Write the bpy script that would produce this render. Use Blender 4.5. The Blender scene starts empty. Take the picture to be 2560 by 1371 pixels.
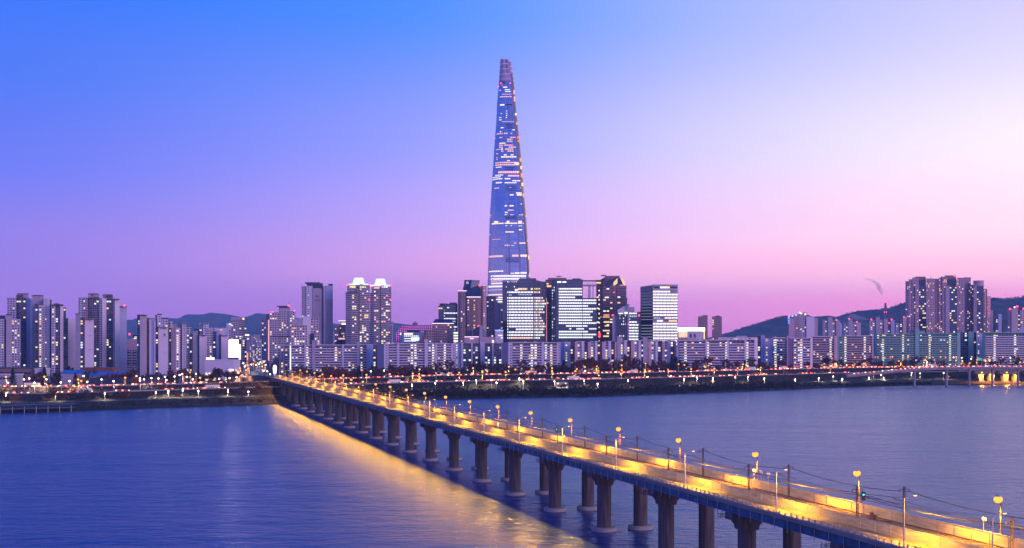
import bpy, math, random
from mathutils import Vector
random.seed(7)
S = bpy.context.scene
COL = S.collection
R = math.radians
F, HC, CX, HY = 3000.0, 50.0, 1280.0, 847.0     # focal length in photo pixels, eye height, optical axis in the photo

# ------------------------------------------------------------------ camera
cd = bpy.data.cameras.new("camera")
cam = bpy.data.objects.new("camera", cd)
COL.objects.link(cam)
S.camera = cam
cam.location = (0, 0, HC)
cam.rotation_euler = (R(90), 0, 0)
cd.sensor_width = 36
cd.lens = 36 * F / 2560
cd.shift_y = (HY - 685.5) / 2560
cd.clip_start = 1
cd.clip_end = 60000
S.view_settings.view_transform = 'Standard'
S.view_settings.look = 'None'
S.view_settings.exposure = 0.0
S.view_settings.gamma = 1
S.cycles.use_denoising = True
S.cycles.max_bounces = 6
S.cycles.diffuse_bounces = 2
S.cycles.glossy_bounces = 3
S.cycles.transmission_bounces = 3
S.cycles.volume_bounces = 0
S.cycles.sample_clamp_indirect = 1.5
S.cycles.use_light_tree = True

# ------------------------------------------------------------------ sky and sun
SUN_AZ, SUN_EL = 50.0, 2.0                        # the sun has just gone down to the right
W = bpy.data.worlds.new("World")
S.world = W
W.use_nodes = True
nt = W.node_tree
nt.nodes.clear()
L = nt.links.new
def N(t, **k):
    n = nt.nodes.new(t)
    for a, b in k.items(): setattr(n, a, b)
    return n
def M(op, a, b=None, c=None):
    n = N('ShaderNodeMath', operation=op)
    for i, v in enumerate((a, b, c)):
        if v is None: continue
        if hasattr(v, 'links'): L(v, n.inputs[i])
        else: n.inputs[i].default_value = v
    return n.outputs[0]
def srgb(r, g, b):
    f = lambda v: (v / 255 / 12.92) if v / 255 <= .04045 else ((v / 255 + .055) / 1.055) ** 2.4
    return (f(r), f(g), f(b), 1)
tc = N('ShaderNodeTexCoord')
sp = N('ShaderNodeSeparateXYZ')
L(tc.outputs['Generated'], sp.inputs[0])
az = M('MULTIPLY', M('ARCTAN2', sp.outputs[0], sp.outputs[1]), 180 / math.pi)
el = M('MULTIPLY', M('ARCSINE', sp.outputs[2]), 180 / math.pi)
def ramp(fac, stops):
    n = N('ShaderNodeValToRGB')
    cr = n.color_ramp
    cr.interpolation = 'EASE'
    while len(cr.elements) < len(stops): cr.elements.new(0.5)
    for e, (p, c) in zip(cr.elements, stops):
        e.position = p
        e.color = srgb(*c)
    L(fac, n.inputs[0])
    return n.outputs[0]
elf = M('DIVIDE', M('ADD', el, 2.0), 62.0)           # -2..60 degrees
def E(d): return (d + 2) / 62
SKY_L = [(E(-1), (138, 98, 200)), (E(1.5), (152, 110, 212)), (E(4), (134, 112, 220)), (E(8), (98, 112, 238)), (E(12), (72, 116, 244)), (E(17), (34, 112, 252)), (E(60), (36, 86, 215))]
SKY_M = [(E(-1), (168, 106, 196)), (E(1.2), (186, 124, 212)), (E(3.3), (230, 166, 228)), (E(6), (200, 168, 244)), (E(9.5), (166, 166, 255)), (E(15.5), (82, 150, 255)), (E(32), (88, 158, 255)), (E(60), (50, 100, 225))]
SKY_R = [(E(-1), (206, 108, 190)), (E(1.4), (250, 148, 204)), (E(3), (255, 194, 222)), (E(5), (255, 216, 234)), (E(9), (252, 238, 250)), (E(15.5), (216, 206, 255)), (E(32), (172, 202, 255)), (E(60), (80, 110, 225))]
SKY_B = [(E(-1), (196, 150, 212)), (E(5), (204, 158, 222)), (E(9.5), (160, 142, 238)), (E(14), (86, 116, 240)), (E(22), (52, 104, 236)), (E(40), (46, 98, 226)), (E(60), (40, 90, 215))]
cl_, cm_, cr_, cb_ = (ramp(elf, s) for s in (SKY_L, SKY_M, SKY_R, SKY_B))
da = M('ABSOLUTE', M('SUBTRACT', az, SUN_AZ))
da = M('MINIMUM', da, M('SUBTRACT', 360.0, da))      # angle from the sunset
def mix(f, a, b):
    n = N('ShaderNodeMix', data_type='RGBA')
    L(f, n.inputs[0]); L(a, n.inputs[6]); L(b, n.inputs[7])
    return n.outputs[2]
def step(lo, hi):
    n = N('ShaderNodeMapRange', interpolation_type='SMOOTHSTEP')
    n.inputs[1].default_value = lo; n.inputs[2].default_value = hi
    L(da, n.inputs[0])
    return n.outputs[0]
c = mix(step(22, 58), cr_, cm_)
c = mix(step(40, 76), c, cl_)
vb = N('ShaderNodeVectorMath', operation='SCALE'); L(cb_, vb.inputs[0]); vb.inputs['Scale'].default_value = 1.3
c = mix(step(80, 130), c, vb.outputs[0])
mr = N('ShaderNodeMapRange', interpolation_type='SMOOTHSTEP')
for i_, v_ in enumerate((0.0, 13.0, 0.0, 1.0)): mr.inputs[i_ + 1].default_value = v_
L(el, mr.inputs[0])
bo = N('ShaderNodeMix', data_type='RGBA'); bo.inputs[6].default_value = (1.68, 1.54, 1.32, 1); bo.inputs[7].default_value = (1.04, 1.06, 1.04, 1)
L(mr.outputs[0], bo.inputs[0])
vm = N('ShaderNodeVectorMath', operation='MULTIPLY'); L(c, vm.inputs[0]); L(bo.outputs[2], vm.inputs[1])
c = vm.outputs[0]
bg = N('ShaderNodeBackground'); L(c, bg.inputs[0]); bg.inputs[1].default_value = 1.0
sk = N('ShaderNodeTexSky', sky_type='NISHITA')
sk.sun_disc = False
sk.sun_elevation = R(SUN_EL); sk.sun_rotation = R(SUN_AZ); sk.dust_density = 2; sk.ozone_density = 4
bg2 = N('ShaderNodeBackground'); L(sk.outputs[0], bg2.inputs[0]); bg2.inputs[1].default_value = 0.05
ad = N('ShaderNodeAddShader'); L(bg.outputs[0], ad.inputs[0]); L(bg2.outputs[0], ad.inputs[1])
ow = N('ShaderNodeOutputWorld'); L(ad.outputs[0], ow.inputs[0])

sl = bpy.data.lights.new("facade_fill_sun", 'SUN')  # pink fill from behind right, added to brighten the building fronts
sl.energy = 1.9
sl.angle = R(32)
sl.color = (1.0, 0.60, 0.80)
so = bpy.data.objects.new("facade_fill_sun", sl)
COL.objects.link(so)
ds = Vector((-.74, .62, -.20))
so.rotation_euler = ds.to_track_quat('-Z', 'Y').to_euler()

# ------------------------------------------------------------------ helpers
def shade(name, base, rough=0.6, metal=0.0, var=0.12, scale=0.3, bump=0.0, spec=0.4, streak=None):
    m = bpy.data.materials.new(name); m.use_nodes = True
    t = m.node_tree; p = t.nodes['Principled BSDF']
    p.inputs['Roughness'].default_value = rough
    p.inputs['Metallic'].default_value = metal
    p.inputs['Specular IOR Level'].default_value = spec
    g = t.nodes.new('ShaderNodeTexCoord')
    n = t.nodes.new('ShaderNodeTexNoise'); n.inputs['Scale'].default_value = scale; n.inputs['Detail'].default_value = 6
    t.links.new(g.outputs['Object'], n.inputs['Vector'])
    r = t.nodes.new('ShaderNodeValToRGB')
    r.color_ramp.elements[0].position = .3; r.color_ramp.elements[1].position = .7
    r.color_ramp.elements[0].color = tuple(max(0, v * (1 - var)) for v in base) + (1,)
    r.color_ramp.elements[1].color = tuple(min(1, v * (1 + var)) for v in base) + (1,)
    t.links.new(n.outputs[0], r.inputs[0]); t.links.new(r.outputs[0], p.inputs['Base Color'])
    if streak:
        mp = t.nodes.new('ShaderNodeMapping'); mp.inputs['Scale'].default_value = streak; t.links.new(g.outputs['Object'], mp.inputs[0]); t.links.new(mp.outputs[0], n.inputs['Vector'])
    if bump:
        b = t.nodes.new('ShaderNodeBump'); b.inputs['Strength'].default_value = bump
        t.links.new(n.outputs[0], b.inputs['Height']); t.links.new(b.outputs[0], p.inputs['Normal'])
    return m
def glow(name, colr, strength, base=(.06, .06, .06)):
    m = bpy.data.materials.new(name); m.use_nodes = True
    p = m.node_tree.nodes['Principled BSDF']
    p.inputs['Base Color'].default_value = tuple(base) + (1,)
    p.inputs['Emission Color'].default_value = tuple(colr) + (1,)
    p.inputs['Emission Strength'].default_value = strength
    m.cycles.emission_sampling = 'NONE'
    return m
def facade(name, wall, glass, pu, pv, a=.2, b=.8, c=.3, d=.8, rough=.55, wvar=.1, grough=.12, mull=0.0, glow_c=None, glow_s=0, gmetal=0.0, gv=(.45, 1.9)):
    """a wall with a grid of windows: UV runs in metres along the wall and up it"""
    m = bpy.data.materials.new(name); m.use_nodes = True
    t = m.node_tree; p = t.nodes['Principled BSDF']
    def nn(ty, **k):
        n = t.nodes.new(ty)
        for x, y in k.items(): setattr(n, x, y)
        return n
    def mm(op, x, y=None):
        n = nn('ShaderNodeMath', operation=op)
        for i, v in enumerate((x, y)):
            if v is None: continue
            if hasattr(v, 'links'): t.links.new(v, n.inputs[i])
            else: n.inputs[i].default_value = v
        return n.outputs[0]
    uv = nn('ShaderNodeUVMap'); s = nn('ShaderNodeSeparateXYZ'); t.links.new(uv.outputs[0], s.inputs[0])
    iu = mm('DIVIDE', s.outputs[0], pu); iv = mm('DIVIDE', s.outputs[1], pv)
    fu = mm('FRACT', iu); fv = mm('FRACT', iv)
    k = mm('MULTIPLY', mm('MULTIPLY', mm('GREATER_THAN', fu, a), mm('LESS_THAN', fu, b)), mm('MULTIPLY', mm('GREATER_THAN', fv, c), mm('LESS_THAN', fv, d)))
    if mull:
        k = mm('MULTIPLY', k, mm('GREATER_THAN', mm('FRACT', mm('DIVIDE', s.outputs[0], mull)), .14))
    cell = nn('ShaderNodeCombineXYZ')
    t.links.new(mm('FLOOR', iu), cell.inputs[0]); t.links.new(mm('FLOOR', iv), cell.inputs[1])
    wn = nn('ShaderNodeTexWhiteNoise', noise_dimensions='3D'); t.links.new(cell.outputs[0], wn.inputs['Vector'])
    gm = nn('ShaderNodeMix', data_type='RGBA')
    gm.inputs[6].default_value = tuple(v * gv[0] for v in glass) + (1,); gm.inputs[7].default_value = tuple(min(1, v * gv[1]) for v in glass) + (1,)
    t.links.new(wn.outputs[0], gm.inputs[0])
    tcx = nn('ShaderNodeTexCoord')
    no = nn('ShaderNodeTexNoise'); no.inputs['Scale'].default_value = .08; no.inputs['Detail'].default_value = 5
    t.links.new(tcx.outputs['Object'], no.inputs['Vector'])
    wm = nn('ShaderNodeMix', data_type='RGBA')
    wm.inputs[6].default_value = tuple(v * (1 - wvar * 1.6) for v in wall) + (1,); wm.inputs[7].default_value = tuple(min(1, v * (1 + wvar * 1.6)) for v in wall) + (1,)
    t.links.new(no.outputs[0], wm.inputs[0])
    cm = nn('ShaderNodeMix', data_type='RGBA')
    t.links.new(k, cm.inputs[0]); t.links.new(wm.outputs[2], cm.inputs[6]); t.links.new(gm.outputs[2], cm.inputs[7])
    t.links.new(cm.outputs[2], p.inputs['Base Color'])
    rm = nn('ShaderNodeMapRange'); rm.inputs[3].default_value = rough; rm.inputs[4].default_value = grough
    t.links.new(k, rm.inputs[0]); t.links.new(rm.outputs[0], p.inputs['Roughness'])
    if gmetal: t.links.new(mm('MULTIPLY', k, gmetal), p.inputs['Metallic'])
    if glow_s:
        p.inputs['Emission Color'].default_value = tuple(glow_c) + (1,)
        t.links.new(mm('MULTIPLY', k, glow_s), p.inputs['Emission Strength'])
        m.cycles.emission_sampling = 'NONE'
    return m

class MB:
    def __init__(s): s.v = []; s.f = []; s.uv = []; s.m = []; s.smooth = []
    def face(s, pts, uv=None, mi=0, smooth=False):
        i = len(s.v); s.v += [tuple(p) for p in pts]
        s.f.append(tuple(range(i, i + len(pts)))); s.uv += list(uv) if uv else [(0, 0)] * len(pts); s.m.append(mi); s.smooth.append(smooth)
    def prism(s, poly, z0, z1, mats=None, top=0, bot=None, uoff=0):
        """poly counter-clockwise from above; z1 may be a list (sloping top)"""
        n = len(poly); zt = z1 if isinstance(z1, (list, tuple)) else [z1] * n
        for i in range(n):
            a, b = poly[i], poly[(i + 1) % n]; ln = math.hypot(b[0] - a[0], b[1] - a[1])
            j = (i + 1) % n
            s.face([(a[0], a[1], z0), (b[0], b[1], z0), (b[0], b[1], zt[j]), (a[0], a[1], zt[i])],
                   [(uoff, 0), (uoff + ln, 0), (uoff + ln, zt[j] - z0), (uoff, zt[i] - z0)], mats[i] if mats else 0)
        s.face([(p[0], p[1], z) for p, z in zip(poly, zt)], None, top)
        s.face([(p[0], p[1], z0) for p in reversed(poly)], None, top if bot is None else bot)
    def box(s, x0, x1, y0, y1, z0, z1, mi=0):
        s.prism([(x0, y0), (x1, y0), (x1, y1), (x0, y1)], z0, z1, [mi] * 4, mi)
    def tube(s, pts, r, n=6, mi=0, cap=True):
        pts = [Vector(p) for p in pts]; rr = r if isinstance(r, (list, tuple)) else [r] * len(pts); rings = []
        for i, p in enumerate(pts):
            d = (pts[min(i + 1, len(pts) - 1)] - pts[max(i - 1, 0)]).normalized()
            a = d.cross(Vector((0, 0, 1)) if abs(d.z) < .9 else Vector((1, 0, 0))).normalized(); b = d.cross(a)
            rings.append([p + (a * math.cos(t) + b * math.sin(t)) * rr[i] for t in (2 * math.pi * k / n for k in range(n))])
        for i in range(len(pts) - 1):
            for k in range(n):
                j = (k + 1) % n
                s.face([rings[i][k], rings[i + 1][k], rings[i + 1][j], rings[i][j]], None, mi, n > 4)
        if cap:
            s.face(rings[0], None, mi); s.face(list(reversed(rings[-1])), None, mi)
    def lathe(s, prof, cx, cy, n=20, mi=0):
        for (r0, z0), (r1, z1) in zip(prof, prof[1:]):
            for k in range(n):
                a, b = 2 * math.pi * k / n, 2 * math.pi * (k + 1) / n
                q = [(cx + r0 * math.cos(a), cy + r0 * math.sin(a), z0), (cx + r0 * math.cos(b), cy + r0 * math.sin(b), z0),
                     (cx + r1 * math.cos(b), cy + r1 * math.sin(b), z1), (cx + r1 * math.cos(a), cy + r1 * math.sin(a), z1)]
                if r0 < 1e-6: q = [q[0], q[2], q[3]]
                elif r1 < 1e-6: q = q[:3]
                s.face(q, None, mi, True)
    def build(s, name, mats, parent=None, loc=None, merge=False):
        me = bpy.data.meshes.new(name)
        me.from_pydata(s.v, [], s.f)
        ul = me.uv_layers.new(name="UVMap")
        ul.data.foreach_set('uv', [x for p in s.uv for x in p])
        if not isinstance(mats, (list, tuple)): mats = [mats]
        for m in mats: me.materials.append(m)
        me.polygons.foreach_set('material_index', s.m)
        me.polygons.foreach_set('use_smooth', s.smooth)
        if merge:
            import bmesh
            b = bmesh.new(); b.from_mesh(me); bmesh.ops.remove_doubles(b, verts=b.verts, dist=.001); bmesh.ops.recalc_face_normals(b, faces=b.faces) if name == 'smoke' else None; b.to_mesh(me); b.free()
        me.update()
        o = bpy.data.objects.new(name, me); COL.objects.link(o)
        if parent: o.parent = parent
        if loc: o.location = loc
        return o
def tag(o, label=None, cat=None, group=None, kind=None):
    if label: o['label'] = label
    if cat: o['category'] = cat
    if group: o['group'] = group
    if kind: o['kind'] = kind
    return o
def empty(name, loc, label, cat, group=None):
    o = bpy.data.objects.new(name, None); COL.objects.link(o); o.location = loc
    o.empty_display_size = 1
    return tag(o, label, cat, group)
def dup(root, loc, rz=0.0, label=None, group=None, scale=None):
    r = root.copy(); COL.objects.link(r); r.location = loc; r.rotation_euler = (0, 0, rz)
    if scale: r.scale = scale
    if label: r['label'] = label
    if group: r['group'] = group
    for ch in root.children:
        q = ch.copy(); COL.objects.link(q); q.parent = r
        for g in ch.children:
            w = g.copy(); COL.objects.link(w); w.parent = q
    return r
def X(px, Y): return (px - CX) / F * Y
def Z(py, Y): return HC - (py - HY) * Y / F
def lerp(x, pts):
    if x <= pts[0][0]: return pts[0][1]
    for (a, p), (b, q) in zip(pts, pts[1:]):
        if x <= b: return p + (q - p) * (x - a) / (b - a)
    return pts[-1][1]
ORD = "first second third fourth fifth sixth seventh eighth ninth tenth eleventh twelfth thirteenth fourteenth fifteenth sixteenth seventeenth eighteenth nineteenth twentieth".split()
def nth(i):
    if i < 20: return ORD[i]
    t, u = divmod(i + 1, 10)
    tens = ["", "", "twenty", "thirty", "forty", "fifty", "sixty", "seventy", "eighty", "ninety"]
    ties = ["", "", "twentieth", "thirtieth", "fortieth", "fiftieth", "sixtieth", "seventieth", "eightieth", "ninetieth"]
    return ties[t] if u == 0 else tens[t] + "-" + ORD[u - 1]

# ------------------------------------------------------------------ the river, the banks and the roads
SHORE_PX = [(0, 1035), (120, 1031), (250, 1027), (340, 1023), (500, 1018), (640, 1014), (720, 1011), (1060, 1000), (1300, 995), (1460, 993), (1700, 985), (1900, 978), (2100, 970), (2250, 965), (2560, 962)]
SHORE = [(X(p, HC * F / (y - HY)), HC * F / (y - HY)) for p, y in SHORE_PX]
SHORE = [(-4200, 640), (-1500, 690)] + SHORE + [(1100, 1310), (4500, 1400)]
def shoreY(x): return lerp(x, SHORE)
def zU(x): return lerp(x, [(-420, 12.5), (-250, 13.0), (-60, 15.5), (60, 16)])
def zL(x): return lerp(x, [(-420, 9.5), (-250, 10), (-80, 11.5), (60, 12)])
def gz(x, y):
    s = y - shoreY(x); u, l = zU(x), zL(x)
    return lerp(s, [(-60, -3), (-2, -1.0), (0, 0.0), (3, 1.3), (28, 3.2), (50, 4.6), (66, 5.2), (73, l), (95, l), (110, l + .4), (118, u), (142, u), (152, 9), (200, 6), (400, 5)])
def at(px, s):
    """ground point seen at photo column px, s metres behind the water's edge"""
    Y = 1000.0
    for _ in range(30): Y = shoreY(X(px, Y)) + s
    return X(px, Y), Y

m_ground = shade("bank_earth", (.020, .019, .016), .95, var=.5, scale=.05, bump=.3)
m_asphalt = shade("asphalt", (.075, .072, .07), .85, var=.5, scale=.5)
m_conc = shade("concrete", (.30, .28, .26), .8, var=.18, scale=.15)
m_conc_dark = shade("weathered_concrete", (.20, .185, .17), .85, var=.3, scale=.12)
m_white = shade("white_paint", (.75, .75, .73), .6, var=.06)
m_grass = shade("winter_grass", (.03, .045, .018), .95, var=.4, scale=.08)
m_steel = shade("galvanised_steel", (.42, .43, .45), .45, metal=.6, var=.1)
m_rust = shade("brown_steel", (.13, .085, .07), .6, metal=.3, var=.25, scale=1)
m_dark = shade("dark_steel", (.05, .055, .07), .6, var=.2)
m_navy = shade("navy_panel", (.03, .05, .10), .5, var=.2)

mb = MB()
xs = [-4200, -2500, -1500, -1100] + [-900 + 25 * i for i in range(0, 85)] + [1500, 2200, 4500]
ss = [-60, -2, 0, 3, 15, 28, 50, 66, 73, 95, 110, 118, 142, 152, 200, 300, 400, 900, 2500, 5000, 9000]
def gp(x, s):
    y = shoreY(x) + s; return (x, y, gz(x, y) + (random.uniform(-.35, .35) if 5 < s < 60 else 0))
grid = [[gp(x, s) for s in ss] for x in xs]
for i in range(len(xs) - 1):
    for j in range(len(ss) - 1):
        mb.face([grid[i][j], grid[i + 1][j], grid[i + 1][j + 1], grid[i][j + 1]], None, 0, False)
tag(mb.build("ground", m_ground, merge=True), kind='structure')
mb = MB(); mb.box(-2500, 2500, -600, 95, -2, 3.5); tag(mb.build("near_bank_ground", m_ground), kind='structure')

# water
mw = bpy.data.materials.new("river_water"); mw.use_nodes = True
t = mw.node_tree; p = t.nodes['Principled BSDF']
p.inputs['Base Color'].default_value = (.004, .042, .175, 1)
p.inputs['Roughness'].default_value = .24
p.inputs['Specular Tint'].default_value = (.24, .58, .98, 1)
p.inputs['IOR'].default_value = 1.33
p.inputs['Specular IOR Level'].default_value = .5
tcw = t.nodes.new('ShaderNodeTexCoord')
def wave(sx, sy, sc, det):
    mp = t.nodes.new('ShaderNodeMapping'); mp.inputs['Scale'].default_value = (sx, sy, 1)
    t.links.new(tcw.outputs['Object'], mp.inputs[0])
    n = t.nodes.new('ShaderNodeTexNoise'); n.inputs['Scale'].default_value = sc; n.inputs['Detail'].default_value = det
    t.links.new(mp.outputs[0], n.inputs['Vector']); return n.outputs[0]
def bump(h, strength, dist, prev=None):
    b = t.nodes.new('ShaderNodeBump'); b.inputs['Strength'].default_value = strength; b.inputs['Distance'].default_value = dist
    t.links.new(h, b.inputs['Height'])
    if prev: t.links.new(prev, b.inputs['Normal'])
    return b.outputs[0]
b1 = bump(wave(.55, 1, .16, 3), 1.0, 1.05)
b2 = bump(wave(.45, 1, .55, 4), 1.0, .55, b1)
b3 = bump(wave(.5, 1, .016, 2), 1.0, 3.0, b2)
t.links.new(b3, p.inputs['Normal'])
mb = MB()
wy = [95, 400, 900, 1600]
for i in range(16):
    x0, x1 = -4200 + 545 * i, -4200 + 545 * (i + 1)
    for y0, y1 in zip(wy, wy[1:]): mb.face([(x0, y0, 0), (x1, y0, 0), (x1, y1, 0), (x0, y1, 0)])
tag(mb.build("river_water", mw), kind='structure')

# strips that follow the bank
m_lawn = shade('lit_lawn', (.035, .07, .018), .95, var=.4, scale=.1)
def strip(s0, s1, zf, x0=-1100, x1=1500, step=20, dz=.05):
    b = MB(); n = int((x1 - x0) / step); u = 0
    for i in range(n):
        a, c_ = x0 + step * i, x0 + step * (i + 1)
        za, zc = zf(a) + dz, zf(c_) + dz
        b.face([(a, shoreY(a) + s0, za), (c_, shoreY(c_) + s0, zc), (c_, shoreY(c_) + s1, zc), (a, shoreY(a) + s1, za)], [(a, 0), (c_, 0), (c_, s1 - s0), (a, s1 - s0)])
    return b
def wall_strip(s, zf, h, th, x0=-1100, x1=1500, step=20, z0=0):
    b = MB(); n = int((x1 - x0) / step)
    for i in range(n):
        a, c_ = x0 + step * i, x0 + step * (i + 1)
        A, B = shoreY(a) + s, shoreY(c_) + s
        za, zc = zf(a) + z0, zf(c_) + z0
        b.face([(a, A, za), (c_, B, zc), (c_, B, zc + h), (a, A, za + h)], [(a, 0), (c_, 0), (c_, h), (a, h)])
        b.face([(c_, B + th, zc), (a, A + th, za), (a, A + th, za + h), (c_, B + th, zc + h)], [(c_, 0), (a, 0), (a, h), (c_, h)])
        b.face([(a, A, za + h), (c_, B, zc + h), (c_, B + th, zc + h), (a, A + th, za + h)])
    return b
tag(strip(76, 93, zL).build("lower_road", m_asphalt), kind='structure')
tag(strip(119, 140, zU).build("upper_road", m_asphalt), kind='structure')
tag(strip(44, 47.5, lambda x: 4.75, -900, 1200, dz=.05).build("river_path", m_conc), kind='structure')
for x0_, x1_ in ((-60, -20), (15, 60), (190, 240), (330, 420), (430, 470)):
    tag(strip(51, 64, lambda x: 5.0, x0_, x1_, 10, dz=.12).build('lawn', m_lawn), kind='structure')
for s_, z_ in ((79.3, zL), (84.4, zL), (89.6, zL), (122.2, zU), (129.4, zU), (136.8, zU)):
    tag(strip(s_, s_ + .18, z_, dz=.09).build("road_marking", m_white), kind='structure')
tag(wall_strip(75.2, zL, .9, .3).build("guard_wall", m_conc), 'low concrete guard wall along the river side of the lower expressway', 'guard wall')
tag(wall_strip(118.3, zU, .9, .3).build("guard_wall", m_conc), 'low concrete guard wall along the river side of the upper expressway', 'guard wall')

# ------------------------------------------------------------------ building materials
PALE, GREY, BEIGE, BROWN = (.62, .58, .60), (.42, .40, .44), (.52, .46, .47), (.30, .21, .19)
GL = (.035, .05, .085)
f_win = facade("pale_wall_with_windows", PALE, GL, 3.6, 2.8, .18, .82, .30, .82)
f_win1 = facade("pale_wall_with_small_windows", PALE, GL, 5.4, 2.8, .36, .64, .38, .72)
f_bay = facade("dark_glazed_bays", (.17, .18, .22), GL, 3.0, 2.8, .05, .95, .16, .95, grough=.1)
f_grid = facade("tiled_wall_with_square_windows", BEIGE, GL, 3.4, 3.1, .2, .8, .26, .8)
f_brown = facade("brown_wall_with_windows", (.30, .21, .20), (.03, .04, .06), 3.1, 3.1, .22, .78, .3, .76)
f_band = facade("recessed_balconies", (.16, .15, .17), (.03, .04, .06), 4.2, 2.8, .08, .92, .1, .9)
f_bandg = facade("green_recessed_balconies", (.05, .16, .13), (.02, .05, .05), 4.2, 2.8, .12, .8, .1, .9)
f_res = facade("balcony_rows", (.40, .36, .38), (.04, .05, .08), 9.0, 2.9, .04, .96, .36, .92, mull=1.5)
f_glass = facade("curtain_wall", (.025, .045, .075), (.06, .11, .17), 1.5, 3.9, .06, .94, .08, .9, rough=.2, grough=.10, gmetal=.8, gv=(.8, 1.15))
f_dots = facade("punched_office_windows", (.035, .05, .085), (.05, .08, .12), 2.4, 3.9, .25, .75, .3, .8)
f_pink = facade("rose_wall_with_windows", (.42, .29, .32), GL, 2.6, 2.9, .28, .78, .3, .78)
f_strip = facade("brown_stone_bands", (.24, .14, .12), (.05, .06, .09), 12, 3.9, .02, .98, .45, .9, mull=1.6)
m_pale = shade("pale_render", PALE, .7, var=.07, scale=.05)
m_lav = shade("blank_gable_paint", (.60, .56, .62), .7, var=.05, scale=.04)
m_blue = shade("blue_grey_gable_and_shade", (.36, .40, .58), .7, var=.06, scale=.04)  # blue-grey of some gables, and shade put into the colour of pale ones
m_mauve = shade("mauve_gable_paint", (.40, .33, .36), .7, var=.07, scale=.04)
m_core = shade("grey_render", (.40, .37, .40), .7, var=.1, scale=.1)
m_green = shade("green_gable_paint", (.20, .42, .36), .7, var=.08, scale=.05)
m_pinkw = shade("rose_render", (.50, .34, .38), .7, var=.08, scale=.05)
m_roof = shade("dark_roofing", (.07, .075, .09), .8, var=.2)
m_brown = shade("brown_stone", (.24, .15, .13), .6, var=.12, scale=.05)
m_dkglass = shade("dark_blue_cladding", (.03, .055, .105), .25, metal=.3, var=.1)
m_red = shade("red_panel", (.35, .10, .08), .6, var=.1)
g_warm = glow("warm_window_light", (1, .62, .28), 1.35)
g_white = glow("white_window_light", (1, .92, .78), 1.45)
g_cool = glow("cool_window_light", (.80, .92, 1.0), 1.3)
g_orange = glow("orange_window_light", (1, .42, .12), 1.2)
g_yel = glow("yellow_window_light", (1, .72, .22), 1.4)
g_pink = glow("pink_window_light", (1, .45, .50), 1.2)
g_red = glow("red_beacon_light", (1, .04, .10), 5.0)
g_blue = glow("blue_neon", (.10, .25, 1), 4.0)
g_edge = glow("pale_edge_light", (1, .72, .95), 2.2)
g_magenta = glow("magenta_led", (1, .12, .62), 1.2)
def band_glow(name, colr, s, pu, frac, dim=(.06, .09, .14)):
    return facade(name, dim, (.3, .3, .3), pu, 50, 0, frac, -1, 2, glow_c=colr, glow_s=s)
g_band = band_glow("office_light_band", (.93, .98, .92), 1.3, 3.0, .84)
g_band2 = band_glow("office_light_band_wide", (.95, .97, 1.0), 1.15, 4.5, .88)
g_band3 = band_glow("office_light_band_white", (1.0, .97, .93), 1.2, 5.0, .91)
g_bandw = band_glow("office_light_band_warm", (1.0, .62, .20), 1.2, 3.0, .9)
g_bandd = band_glow("office_light_band_dim", (.60, .80, .85), .7, 2.4, .7)
KIND = {  # part name, front, side, window pitch, storey, window size
    'w': ("wing", f_win, m_pale, 3.6, 2.8, 1.9, 1.3), 'w1': ("wing", f_win1, m_pale, 5.4, 2.8, 1.4, 1.0),
    'd': ("glazed_bay", f_bay, m_core, 3.0, 2.8, 2.2, 1.7), 'b': ("gable_wall", m_lav, m_lav, 0, 0, 0, 0),
    'bb': ("gable_wall", m_blue, m_blue, 0, 0, 0, 0), 'bm': ("gable_wall", m_mauve, m_mauve, 0, 0, 0, 0),
    'c': ("stair_core", m_core, m_core, 0, 0, 0, 0), 'p': ("wall", m_pale, m_pale, 0, 0, 0, 0),
    'm': ("penthouse", m_dkglass, m_roof, 0, 0, 0, 0), 'mp': ("penthouse", m_core, m_core, 0, 0, 0, 0),
    'g': ("glass_wall", f_glass, f_glass, 3.0, 3.9, 2.4, 1.9), 'o': ("office_wall", f_dots, f_dots, 2.4, 3.9, 1.1, 1.8),
    'q': ("wing", f_grid, m_mauve, 3.4, 3.1, 1.9, 1.5), 'k': ("wing", f_brown, m_brown, 3.1, 3.1, 1.7, 1.4),
    'h': ("apartment_wing", f_band, m_pale, 4.2, 2.8, 2.0, 1.4), 'hg': ("apartment_wing", f_bandg, m_green, 4.2, 2.8, 2.0, 1.4),
    'r': ("wing", f_res, m_mauve, 3.0, 2.9, 2.3, 1.5), 'pk': ("wing", f_pink, m_pinkw, 2.6, 2.9, 1.5, 1.4),
    'st': ("stone_wing", f_strip, m_brown, 4.8, 3.9, 3.6, 1.7), 'gn': ("gable_wall", m_green, m_green, 0, 0, 0, 0),
    'br': ("wall", m_brown, m_brown, 0, 0, 0, 0), 'dk': ("wall", m_dkglass, m_dkglass, 0, 0, 0, 0),
    'pw': ("wall", m_pinkw, m_pinkw, 0, 0, 0, 0)}
PAR = {'h': m_lav, 'hg': m_green}
unit = MB(); unit.box(-.5, .5, -.5, .5, -.5, .5)
UNIT = {}
def cube(name, m, parent, loc, size, rz=0):
    if m.name not in UNIT:
        o = unit.build("lit_window", m); UNIT[m.name] = o.data; bpy.data.objects.remove(o)
    o = bpy.data.objects.new(name, UNIT[m.name]); COL.objects.link(o)
    o.parent = parent; o.location = loc; o.scale = size; o.rotation_euler = (0, 0, rz)
    return o
LITS = [g_warm, g_white, g_white, g_warm, g_yel, g_cool]
REFS = []                                   # (px0, px1, short name): used to say where small things stand
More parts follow.
